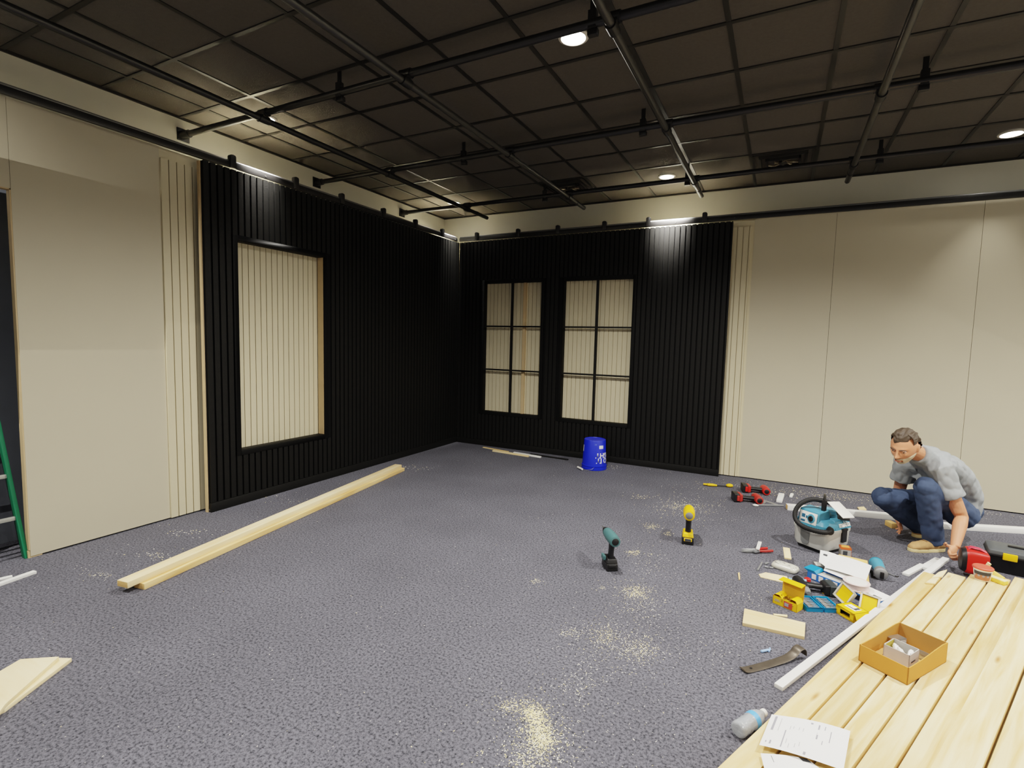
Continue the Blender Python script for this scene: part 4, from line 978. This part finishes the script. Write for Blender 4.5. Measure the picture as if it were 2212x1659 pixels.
# red container at the end of the pile
p = Cd(2101, 1236, 3.62); zb = p.z
t = thing('red_container', 'red plastic container with a black ring, lying at the far end of the lumber pile', 'container', (p.x, p.y, max(0.0, zb)), face(2096, 1226) + .18)
t.scale = (.74, .8, .8)
k = 1.0
def rq_(x, y0, y1, z0, z1, r_): 
    out = []
    for cy_, cz_, a0 in ((y1 - r_, z1 - r_, 0), (y0 + r_, z1 - r_, 90), (y0 + r_, z0 + r_, 180), (y1 - r_, z0 + r_, 270)):
        for i in range(5):
            a = R(a0 + 90 * i / 4); out.append((x, cy_ + r_ * math.cos(a), cz_ + r_ * math.sin(a)))
    return out
MB().rings([rq_(-.07, -.085, .085, .0, .205, .06), rq_(-.04, -.09, .09, .0, .21, .04), rq_(.09, -.08, .08, .015, .195, .025), rq_(.098, -.07, .07, .025, .185, .02)]).build('body', m_red, t, smooth=35)
MB().rings([rq_(-.105, -.06, .06, .035, .165, .055), rq_(-.098, -.085, .085, .01, .195, .075), rq_(-.07, -.092, .092, .0, .208, .07), rq_(-.062, -.088, .088, .002, .206, .06)]).build('black_ring', m_blk, t, smooth=40)
MB().loft([(-.05, 0, .208), (-.03, 0, .222), (.03, 0, .218), (.08, 0, .198)], [(.03, .006), (.03, .009), (.028, .009), (.025, .006)], 12, side=(0, 1, 0)).build('handle', M('pinkish_red', (206, 60, 80), .35), t, smooth=45)
# tub with a red lid
p = F(2121, 1252, ZL)
t = thing('putty_tub', 'small white tub with a red lid standing on the end of the lumber pile', 'tub', (p.x, p.y, ZL), face(2121, 1252))
MB().lathe([(.036, 0), (.039, .004), (.048, .072), (.051, .074), (.051, .082)], 28).build('tub_body', m_wpl, t, smooth=40)
MB().lathe([(.053, .076), (.054, .084), (.05, .088), (.0005, .0885)], 28).build('lid', M('coral_red_plastic', (214, 84, 66), .45), t, smooth=40)
rs = []
for i in range(9):
    a = R(-150 + 120 * i / 8); rs.append([((.0385 + .0095 * z / .072 + .0012) * math.cos(a), (.0385 + .0095 * z / .072 + .0012) * math.sin(a), z) for z in (.008, .03, .042, .064)])
mb = MB().rings(rs, closed=False)
for i in range(len(mb.mi)): mb.mi[i] = 1 if i % 3 == 2 else (2 if i % 3 == 1 and i % 2 else 0)
mb.build('printed_label', [M('label_brown', (176, 112, 84), .6, var=.3, nscale=90), m_inkd, m_ink], t, smooth=40)
# yellow sponge block and putty knife
p = F(2156, 1258, ZL)
t = thing('sanding_sponge', 'yellow sanding block beside the small tub on the lumber pile', 'block', (p.x, p.y, ZL), face(2148, 1255) - .45)
MB().box((0, 0, .012), (.085, .045, .024)).build('foam_block', M('yellow_foam', (238, 206, 90), .85, bump=.3, bscale=150), t, bevel=.004)
MB().box((0, 0, .0255), (.083, .043, .003)).build('pale_face', M('pale_yellow', (250, 236, 170), .7), t)
p = F(2147, 1245, ZL)
t = thing('wood_wedge', 'small yellow wedge leaning behind the sanding block beside the tub', 'wedge', (p.x, p.y, ZL), face(2148, 1245) - .5)
MB().hexa([(-.05, -.015, 0), (.05, -.015, 0), (.05, .02, 0), (-.05, .02, 0), (-.05, .0, .045), (.05, .0, .012), (.05, .02, .012), (-.05, .02, .045)]).build('wedge_body', M('ochre_plastic', (222, 186, 84), .55), t, bevel=.003)
MB().loft([(-.055, .02, .01), (-.05, .018, .05), (-.04, .016, .07)], [(.012, .006)] * 3, 10).build('pale_tab', m_pale, t, smooth=50)
# black tool box
p = F(2222, 1250, 0.0)
t = thing('tool_box', 'black tool box with a yellow latch on the carpet at the right edge', 'tool box', (p.x, p.y + .1, 0), R(-10))
t.scale = (.9, .9, .8)
MB().rings([rr(.20, .11, .02, .0), rr(.215, .125, .02, .15), rr(.235, .14, .02, .152), rr(.235, .14, .02, .165)]).build('box_body', m_blk, t, bevel=.003)
MB().rings([rr(.23, .135, .02, .166), rr(.225, .13, .02, .20), rr(.19, .10, .02, .215)]).build('lid', M('dark_grey_lid', (78, 82, 84), .5), t, bevel=.003)
MB().box((-.1, -.145, .165), (.085, .02, .06)).build('latch', m_yel, t, bevel=.006)
MB().box((.1, -.145, .165), (.085, .02, .06)).build('latch', m_yel, t, bevel=.006)
MB().box((-.02, 0, .222), (.16, .03, .012)).build('handle', m_blk, t, bevel=.004)

# ---------------------------------------------------------------- blue bucket, upside down
p = F(1283, 1011)
t = thing('plastic_bucket', 'bright blue plastic bucket standing upside down in front of the window wall', 'bucket', (p.x, p.y, 0), face(1283, 1011))
m_bucket = M('bucket_blue', (24, 44, 196), 0.4, var=.04)
MB().lathe([(.151, 0), (.155, .004), (.155, .03), (.150, .033), (.150, .042), (.156, .046), (.156, .056), (.149, .06), (.147, .075), (.134, .366), (.131, .372), (.126, .374), (.122, .368), (.0005, .368)], 48).build('bucket_body', m_bucket, t, smooth=35)
def wrap(txt, size, a0, z0, rad_at, mat, name):
    me = text_mesh(txt, size, 0.0, bold=size * .03)
    bm = bmesh.new(); bm.from_mesh(me)
    for v in bm.verts:
        x, y = -v.co.x, -v.co.y                      # upside down
        z = z0 + y; a = a0 + x / .14; rr0 = rad_at(z) + .0012
        v.co = V((rr0 * math.sin(a), -rr0 * math.cos(a), z))
    bm.to_mesh(me); bm.free(); me.materials.append(mat)
    o = bpy.data.objects.new(name, me); COL.objects.link(o); o.parent = t; return o
ra = lambda z: .147 - (.147 - .134) * (z - .075) / .291
m_wtxt = M('white_print', (238, 240, 248), .5)
wrap('DO IT', .085, R(57), .125, ra, m_wtxt, 'lettering'); wrap('RIGHT', .085, R(57), .19, ra, m_wtxt, 'lettering')
mb = MB()
for (a0, a1, z0, z1) in ((R(24), R(48), .272, .312), (R(-84), R(-70), .22, .30)):
    rs = [[((ra(z) + .0012) * math.sin(a0 + (a1 - a0) * i / 6), -(ra(z) + .0012) * math.cos(a0 + (a1 - a0) * i / 6), z) for z in (z0, (z0 + z1) / 2 - (.012 if i in (0, 6) else 0), z1)] for i in range(7)]
    mb.rings(rs, closed=False)
mb.build('white_mark', m_wtxt, t)
wrap('EST', .02, R(4), .325, ra, M('pale_blue_print', (110, 130, 220), .5), 'small_print')
hb_ = catmull([(-.157, -.03, .05), (-.19, -.11, .035), (-.12, -.19, .016), (-.03, -.2, .03), (-.0, -.16, .045)], 6)
MB().loft(hb_, [.003] * len(hb_), 8).build('wire_handle', m_sil, t, smooth=40)
MB().cyl((-.20, -.10, .024), (-.14, -.185, .02), .012, seg=12).build('grip', m_wpl, t, smooth=40)

# ---------------------------------------------------------------- green step ladder behind the doorway
m_fib = M('green_fiberglass', (24, 120, 84), .45, var=.08)
m_step = M('ladder_aluminium', (170, 172, 166), .4, metal=.35, var=.12)
t = thing('step_ladder', 'green step ladder with grey metal steps standing behind the doorway at the left', 'ladder', (-4.86, 1.28, 0), R(-90))
H = 1.75
def lx(z): return .26 - .13 * z / H
for sx in (-1, 1):
    MB().hexa([(sx * .26 - .013, -.30, 0), (sx * .26 + .013, -.30, 0), (sx * .26 + .013, -.225, 0), (sx * .26 - .013, -.225, 0), (sx * .13 - .013, -.04, H), (sx * .13 + .013, -.04, H), (sx * .13 + .013, .03, H), (sx * .13 - .013, .03, H)]).build('front_rail', m_fib, t, bevel=.003)
    MB().hexa([(sx * .24 - .012, .30, 0), (sx * .24 + .012, .30, 0), (sx * .24 + .012, .345, 0), (sx * .24 - .012, .345, 0), (sx * .13 - .012, .03, H), (sx * .13 + .012, .03, H), (sx * .13 + .012, .07, H), (sx * .13 - .012, .07, H)]).build('rear_rail', m_fib, t, bevel=.003)
    MB().box((sx * .262, -.262, .02), (.034, .095, .04)).build('foot', m_blk, t, bevel=.004)
for k in range(5):
    z = .28 + .29 * k; yy = -.262 + .26 * z / H
    MB().box((0, yy, z), (2 * lx(z) - .02, .085, .03)).build('step', m_step, t, bevel=.003)
    MB().box((0, .322 - .28 * z / H, z), (2 * (.24 - .11 * z / H) - .02, .025, .025)).build('rear_brace', m_step, t, bevel=.003)
MB().box((0, .01, H + .02), (.34, .17, .04)).build('top_cap', m_fib, t, bevel=.006)
# ================================================================== THE CROUCHING MAN
m_skin = M('skin', (206, 142, 108), 0.5, var=0.07, nscale=14, spec=0.35)
m_shirt = M('grey_shirt', (150, 155, 158), 0.85, var=0.05, nscale=14, bump=0.15, bscale=300)
m_jean = M('blue_denim', (56, 71, 98), 0.85, var=0.5, nscale=6, bump=0.12, bscale=350)
m_hair = M('brown_grey_hair', (72, 60, 48), 0.6, var=0.35, nscale=45)
m_beard = M('grey_beard', (196, 180, 152), 0.75, var=0.2, nscale=120)
m_suede = M('tan_suede', (176, 138, 92), 0.85, var=0.08, nscale=30)
m_sole = M('cream_sole', (222, 202, 150), 0.7, var=0.04)
m_eyew = M('eye_white', (225, 218, 208), 0.3); m_iris = M('eye_dark', (44, 34, 28), 0.25); m_lip = M('lip', (168, 96, 80), 0.5); m_brow = M('brow_hair', (74, 58, 46), 0.7)

def J(u, v, d): return Cd(u, v, d)
pel = J(2068, 1098, 4.26); lhip = J(2074, 1108, 4.13); rhip = J(2040, 1094, 4.38)
lknee = J(2000, 1052, 3.97); lank = J(2016, 1163, 4.08)
rknee = J(1906, 1073, 4.22); rank = J(1988, 1138, 4.38)
waist = J(2070, 1062, 4.22); chest = J(2046, 1022, 4.16); upper = J(2012, 996, 4.12); neck0 = J(1990, 984, 4.08); neck1 = J(1974, 974, 4.03)
lsh = J(2030, 1012, 3.97); lel = J(2077, 1117, 3.94); lwr = J(2063, 1182, 3.82)
rsh = J(1958, 1000, 4.27); rel = J(1941, 1064, 4.42); rwr = J(1937, 1116, 4.46)
latv = (rsh - lsh).normalized()          # from his left to his right shoulder

# ---- head in its own axes: x to his left, y forward, z up
hc = J(1953, 965, 3.97)
fw_ = V((-0.50, -0.80, -0.36)).normalized()
lf_ = V((0.83, -0.55, 0.0)); lf_ = (lf_ + V((0, 0, -0.12))); lf_ = (lf_ - fw_ * lf_.dot(fw_)).normalized()
up_ = lf_.cross(fw_)
if up_.z < 0: up_ = -up_
HM = Matrix(((lf_.x, fw_.x, up_.x, hc.x), (lf_.y, fw_.y, up_.y, hc.y), (lf_.z, fw_.z, up_.z, hc.z), (0, 0, 0, 1)))
def gs(x, y, z, cx_, cy_, cz_, sx, sy, sz): return math.exp(-((x - cx_) / sx) ** 2 - ((y - cy_) / sy) ** 2 - ((z - cz_) / sz) ** 2)
HS = 1.06
def head_pt(d):
    """surface point of the head for a unit direction, in head axes (metres)"""
    x, y, z = d
    X, Y, Z = x * .078, y * .100, z * .125
    if z < 0:                                   # jaw: narrower, flatter at the back
        k = min(1, -z)
        X *= 1 - .30 * k ** 1.3
        if y < 0: Y *= 1 - .35 * k
        else: Y *= 1 - .02 * k
    if y > 0: Y *= 1 - .06 * abs(x)
    if y > .1:
        ax = abs(X)
        Y += .034 * gs(X, 0, Z, 0, 0, -.032, .0125, 1, .017)        # nose tip
        Y += .019 * gs(X, 0, Z, 0, 0, -.006, .010, 1, .024)         # bridge
        Y += .012 * gs(ax, 0, Z, .014, 0, -.036, .009, 1, .010)     # wings
        Y += .008 * gs(ax, 0, Z, .030, 0, .026, .026, 1, .010)      # brow ridge
        Y -= .013 * gs(ax, 0, Z, .033, 0, .006, .017, 1, .012)      # eye sockets
        Y += .006 * gs(ax, 0, Z, .046, 0, -.022, .018, 1, .018)     # cheek bones
        Y -= .006 * gs(ax, 0, Z, .040, 0, -.062, .016, 1, .02)      # hollow cheeks
        Y += .006 * gs(X, 0, Z, 0, 0, -.066, .022, 1, .006) + .007 * gs(X, 0, Z, 0, 0, -.079, .02, 1, .006)   # lips
        Y -= .005 * gs(X, 0, Z, 0, 0, -.0725, .024, 1, .003)
        Y += .012 * gs(X, 0, Z, 0, 0, -.105, .024, 1, .016)         # chin
    return V((X, Y, Z)) * HS
def head_grid(nu=72, nv=60):
    rows = []
    for i in range(nv + 1):
        th = PI * (i + .01) / (nv + .02)
        rows.append([V((math.sin(th) * math.sin(2 * PI * j / nu), math.sin(th) * math.cos(2 * PI * j / nu), math.cos(th))) for j in range(nu)])
    return rows
def finger(mb, base, dr, nrm, lens, rad, curls):
    p = V(base); pts = [p - dr * .012, p.copy()]; d_ = V(dr)
    axis = d_.cross(nrm)
    for L_, c_ in zip(lens, curls):
        d_ = (Matrix.Rotation(-c_, 3, axis) @ d_)
        p = p + d_ * L_; pts.append(p.copy())
    pts.append(p + d_ * rad * .5)
    rr_ = [rad * 1.05, rad * 1.05] + [rad * k_ for k_ in (1.0, .92, .8)][:len(lens)] + [rad * .45]
    mb.loft(pts, rr_, 10)
def hand(mb, wrist, dr, nrm, thumb, curls, tcurl=(.3, .3)):
    """dr: wrist to knuckles; nrm: side the fingers close towards; thumb: direction of the thumb side"""
    dr = V(dr).normalized(); nrm = V(nrm); nrm = (nrm - dr * nrm.dot(dr)).normalized(); th = V(thumb); th = (th - dr * th.dot(dr) - nrm * th.dot(nrm)).normalized()
    kn = wrist + dr * .088
    mb.loft([wrist - dr * .02, wrist, wrist + dr * .03, wrist + dr * .07, kn, kn + dr * .008], [(.028, .02), (.028, .019), (.036, .018), (.043, .016), (.041, .013), (.034, .009)], 16, side=th)
    for i, (o_, L_, rd_) in enumerate(((.030, .074, .0092), (.010, .083, .0096), (-.010, .077, .0092), (-.029, .060, .0082))):
        finger(mb, kn + th * o_ - dr * (.004 if i in (0, 2) else (.0 if i == 1 else .012)), (dr + th * o_ * 1.6).normalized(), nrm, (L_ * .46, L_ * .30, L_ * .24), rd_, curls[i])
    tb = wrist + dr * .028 + th * .028 + nrm * .006
    td = (dr * .62 + th * .72 + nrm * .25).normalized()
    finger(mb, tb, td, (nrm - th * .6).normalized(), (.042, .032, .026), .0115, (0.0,) + tuple(tcurl))

def remeshed(mb, name, mat, voxel, smooth_it=3, wr=None, parent=None, seed=0):
    o = mb.build(name, mat, None)
    md = o.modifiers.new('r', 'REMESH'); md.mode = 'VOXEL'; md.voxel_size = voxel; md.use_smooth_shade = True
    ms = o.modifiers.new('s', 'SMOOTH'); ms.factor = .5; ms.iterations = smooth_it
    dg = bpy.context.evaluated_depsgraph_get()
    me = bpy.data.meshes.new_from_object(o.evaluated_get(dg))
    old = o.data; o.modifiers.clear(); o.data = me; bpy.data.meshes.remove(old); me.name = name
    if not me.materials: me.materials.append(mat)
    if wr:
        from mathutils import noise
        amp, sc_, stretch = wr
        cos = [v.co.copy() for v in me.vertices]; nos = [v.normal.copy() for v in me.vertices]
        for v, c_, n_ in zip(me.vertices, cos, nos):
            q_ = V((c_.x * sc_, c_.y * sc_, c_.z * sc_ * stretch)) + V((seed, 0, 0))
            k = abs(noise.noise(q_)) * 1.6 + .5 * noise.noise(q_ * 2.3)
            v.co = c_ + n_ * (amp * (k - .3))
    for p in me.polygons: p.use_smooth = True
    if parent is not None: o.parent = parent
    return o

# ---- body: one continuous skin
b = MB()
b.loft([pel, waist, chest, upper, neck0], [(.13, .09), (.135, .09), (.15, .10), (.15, .085), (.07, .06)], 18, side=latv)
b.loft([neck0 - (neck1 - neck0) * .6, neck0, neck1, (neck1 * .45 + hc * .55)], [(.075, .07), (.064, .062), (.058, .058), (.056, .058)], 16)
gr = head_grid()
b.rings([[HM @ head_pt(d_) for d_ in row] for row in gr])
for s_ in (1, -1):                                # ears
    e = [HM @ (V((s_ * .080, -.012 - .003 * k_, -.026 + .019 * k_)) * HS) for k_ in range(4)]
    b.loft(e, [(.007, .011), (.011, .018), (.012, .023), (.008, .016)], 12, side=lf_)
# arms
b.loft([lsh, lsh * .6 + lel * .4, lel + (lsh - lel) * .12, lel, lel + (lwr - lel) * .25, lel + (lwr - lel) * .65, lwr], [.06, .056, .047, .043, .046, .038, .029], 16)
b.loft([rsh, rsh * .6 + rel * .4, rel, rel + (rwr - rel) * .25, rel + (rwr - rel) * .65, rwr], [.06, .05, .043, .045, .037, .029], 16)
tipg = V((tip.x, tip.y, tip.z))
lhd = (J(2048, 1207, 3.77) - lwr)
imgL = -ROW[0]; toc = -ROW[2]
hand(b, lwr, lhd, imgL * .35 + V((0, 0, -.2)) + toc * -.1, imgL * .7 + toc * .7, [(.6, 1.2, .8), (.6, 1.3, .8), (.6, 1.3, .9), (.6, 1.3, .9)], (.45, .5))
hand(b, rwr, J(1944, 1138, 4.45) - rwr, toc * .5 + ROW[0] * .6, toc * .8 - ROW[0] * .5, [(.15, .35, .3), (.2, .4, .3), (.3, .45, .4), (.35, .6, .5)], (.2, .2))
# legs inside the jeans
b.loft([lhip, lknee, lknee * .5 + lank * .5, lank], [.07, .05, .045, .036], 14); b.loft([rhip, rknee, rknee * .5 + rank * .5, rank], [.07, .05, .045, .036], 14)
b.loft([lank, lank - V((0, 0, .06))], [.036, .034], 12); b.loft([rank, rank - V((0, 0, .05))], [.036, .034], 12)
b.ball(pel, (.13, .13, .11))
man = remeshed(b, 'person', m_skin, .0046, 2)
tag(man, 'person in grey T-shirt and blue jeans crouching near the cream wall, holding a white strip', 'person')

# ---- shirt
def mid(a_, b_, k): return a_ * (1 - k) + b_ * k
sh = MB()
sh.loft([mid(pel, waist, -.05), mid(pel, waist, .5), waist, mid(waist, chest, .5), chest, mid(chest, upper, .6), upper, mid(upper, neck0, .6), mid(neck0, neck1, .5)],
        [(.165, .120), (.172, .126), (.172, .125), (.176, .126), (.185, .125), (.19, .112), (.185, .098), (.13, .10), (.070, .074)], 24, side=latv)
for s0, e0, k1 in ((lsh, lel, .58), (rsh, rel, .52)):
    cap_ = mid(upper, s0, .75)
    sh.loft([mid(upper, s0, .5), cap_, s0, mid(s0, e0, .3), mid(s0, e0, k1)], [(.10, .095), (.098, .095), (.092, .09), (.082, .082), (.084, .082)], 18)
sh.loft([chest, mid(chest, mid(lsh, rsh, .5), .5), mid(lsh, rsh, .5) - V((0, 0, .05))], [(.16, .10), (.17, .10), (.15, .08)], 18, side=latv)
shirt = remeshed(sh, 'shirt', m_shirt, .0062, 4, (.010, 13.0, .7), man, 3)
shirt['label'] = 'grey short sleeved T-shirt'
# ---- jeans
jn = MB()
jn.ball(pel - V((0, 0, .0)), (.165, .165, .12), 20)
for hp_, kn_, an_, k in ((lhip, lknee, lank, 1.0), (rhip, rknee, rank, 1.0)):
    jn.loft([mid(hp_, kn_, -.1), mid(hp_, kn_, .3), mid(hp_, kn_, .75), mid(hp_, kn_, .98)], [.115, .105, .088, .074], 18)
    jn.ball(kn_, (.078, .078, .08), 18)
    jn.loft([mid(kn_, an_, -.04), mid(kn_, an_, .15), mid(kn_, an_, .45), mid(kn_, an_, .8), mid(kn_, an_, 1.05)], [.072, .078, .080, .073, .074], 18)
jeans = remeshed(jn, 'jeans', m_jean, .0065, 4, (.0075, 11.0, .9), man, 9)
jeans['label'] = 'blue denim jeans'
# ---- shoes
def shoe(toe, heel, ank, nm):
    ax = (toe - heel); ax.z = 0; Ln = ax.length; ax.normalize(); sd = V((-ax.y, ax.x, 0))
    u = MB()
    def P_(s_, z): return heel + ax * (s_ * Ln) + V((0, 0, z))
    u.loft([P_(.0, .045), P_(.05, .05), P_(.25, .052), P_(.45, .05), P_(.65, .044), P_(.85, .038), P_(.97, .032), P_(1.0, .030)], [(.02, .02), (.036, .036), (.039, .042), (.043, .042), (.048, .036), (.045, .028), (.028, .018), (.01, .008)], 18, side=sd)
    u.loft([P_(.18, .05), P_(.2, .09), P_(.21, .115)], [(.036, .046), (.037, .046), (.04, .048)], 16, side=sd)
    up = remeshed(u, 'shoe', m_suede, .0045, 3, (.003, 25., 1.), man, 5); up['label'] = nm
    so = MB(); out = []
    for i in range(28):
        a = 2 * PI * i / 28; c_, s_ = math.cos(a), math.sin(a)
        w_ = .050 if c_ > .1 else .042
        q = heel + ax * (Ln * (.5 + .515 * (abs(c_) ** .8) * (1 if c_ > 0 else -1))) + sd * (w_ * (abs(s_) ** .75) * (1 if s_ > 0 else -1)); out.append((q.x, q.y))
    so.prism(out, heel.z, heel.z + .026); sl = so.build('sole', m_sole, up, bevel=.004)
    la = MB()
    for k in (.42, .5, .58):
        z_ = .094 - (k - .42) * .09
        la.loft([P_(k, z_) - sd * .022, P_(k + .02, z_ + .004), P_(k, z_) + sd * .022], [.0032] * 3, 6)
    la.build('laces', M('brown_lace', (120, 88, 54), .8), up, smooth=60)
lh_ = F(2036, 1189); lt_ = F(1966, 1190)
axs = (lt_ - lh_).normalized(); c0 = (lt_ + lh_) / 2
shoe(c0 + axs * .148, c0 - axs * .148, lank, 'tan suede shoe nearest the camera')
rt_ = F(1974, 1160); d2 = (V((rank.x, rank.y, 0)) - rt_); d2.z = 0; d2.normalize()
shoe(rt_, rt_ + d2 * .29, rank, 'tan suede shoe behind, in shade')

# ---- hair, beard, brows, eyes
def shell(name, mat, test, off, wav=0.0, k_=40):
    from mathutils import noise
    mb = MB(); N_ = head_grid(240, 180); idx = {}
    def vid(i, j):
        j %= 240
        if (i, j) not in idx:
            d_ = N_[i][j]; p_ = head_pt(d_); o_ = test(d_, p_ / HS)
            n_ = V((d_.x / .078, d_.y / .1, d_.z / .125)).normalized()
            w = wav * noise.noise(V((p_.x * 60, p_.y * 22, p_.z * 60))) if wav else 0
            mb.v.append(tuple(HM @ (p_ + n_ * (off * min(1, o_ * k_) + w * min(1, o_ * k_) - .001)))); idx[(i, j)] = len(mb.v) - 1
        return idx[(i, j)]
    for i in range(180):
        for j in range(240):
            if all(test(N_[a][c_ % 240], head_pt(N_[a][c_ % 240]) / HS) > 0 for a, c_ in ((i, j), (i + 1, j), (i + 1, j + 1), (i, j + 1))):
                mb.face((vid(i, j), vid(i, j + 1), vid(i + 1, j + 1), vid(i + 1, j)))
    o = mb.build(name, mat, man, smooth=70)
    return o
def hair_t(d_, p_):
    x, y, z = p_
    line = .076 - .020 * max(0.0, 1 - abs(x + .030) / .035)           # fringe swept to his right
    if y > .0:
        k = min(1, abs(x) / .075)
        lim = line + .012 * (abs(x) > .045) - max(0, (abs(x) - .060)) * 2.2
        if y < .03: lim = min(lim, .042)
        return z - lim
    lim = -.01 - .05 * min(1, -y / .06)
    if abs(x) > .055 and y > -.045: lim = .040
    return z - lim
hair = shell('hair', m_hair, hair_t, .021, .011, 24)
hair['label'] = 'short brown grey hair swept to one side'
def beard_t(d_, p_):
    x, y, z = p_
    if y < -.012: return -1
    ax = abs(x)
    top = -.056 + .75 * max(0, ax - .034)
    v_ = top - z
    if ax < .022 and -.085 < z < -.064: v_ = -1
    if ax < .026 and -.064 <= z < -.046: v_ = .03
    return v_
bd = shell('beard', m_beard, beard_t, .0065, .003, 120); bd['label'] = 'short grey beard and moustache'
for s_ in (1, -1):
    bw_ = MB().loft([HM @ (V((s_ * x, y, z)) * HS) for x, y, z in ((.012, .103, .020), (.026, .103, .026), (.040, .097, .026), (.052, .086, .020))], [(.003, .003), (.0042, .0055), (.004, .005), (.002, .002)], 8)
    bw_.build('eyebrow', m_brow, man, smooth=60)
    ey_ = MB().ball(HM @ (V((s_ * .0325, .0765, .006)) * HS), .0125 * HS, 16).build('eye', m_eyew, man, smooth=80)
    ir_ = MB().ball(HM @ (V((s_ * .0335, .0868, .0035)) * HS), (.0048, .0048, .0048), 12).build('iris', m_iris, ey_, smooth=80)
    ld_ = MB().loft([HM @ (V((s_ * x, y, z)) * HS) for x, y, z in ((.020, .087, .009), (.030, .0915, .0125), (.040, .089, .012), (.047, .082, .008))], [(.0035, .003)] * 4, 8); ld_.build('eyelid', m_skin, man, smooth=60)
lp = MB().loft([HM @ (V((x, y, z)) * HS) for x, y, z in ((-.022, .0895, -.073), (-.01, .099, -.0715), (0, .1005, -.072), (.01, .099, -.0715), (.022, .0895, -.073))], [(.0012, .0012), (.004, .0028), (.004, .003), (.004, .0028), (.0012, .0012)], 8); lp.build('lips', m_lip, man, smooth=60)
# ------------------------------------------------------------------ world and render look
wd = bpy.data.worlds.new('world'); SC.world = wd; wd.use_nodes = True
wd.node_tree.nodes['Background'].inputs[0].default_value = (1.0, 0.96, 0.9, 1)
wd.node_tree.nodes['Background'].inputs[1].default_value = 0.12
SC.view_settings.view_transform = 'Filmic'
SC.view_settings.look = 'None'
SC.view_settings.exposure = 1.12
SC.view_settings.look = 'Medium High Contrast'
SC.cycles.use_denoising = True
SC.cycles.max_bounces = 8
SC.cycles.diffuse_bounces = 4
SC.cycles.sample_clamp_indirect = 6.0
SC.cycles.caustics_reflective = False
SC.cycles.caustics_refractive = False
SC.cycles.use_adaptive_sampling = True
SC.cycles.adaptive_threshold = 0.03
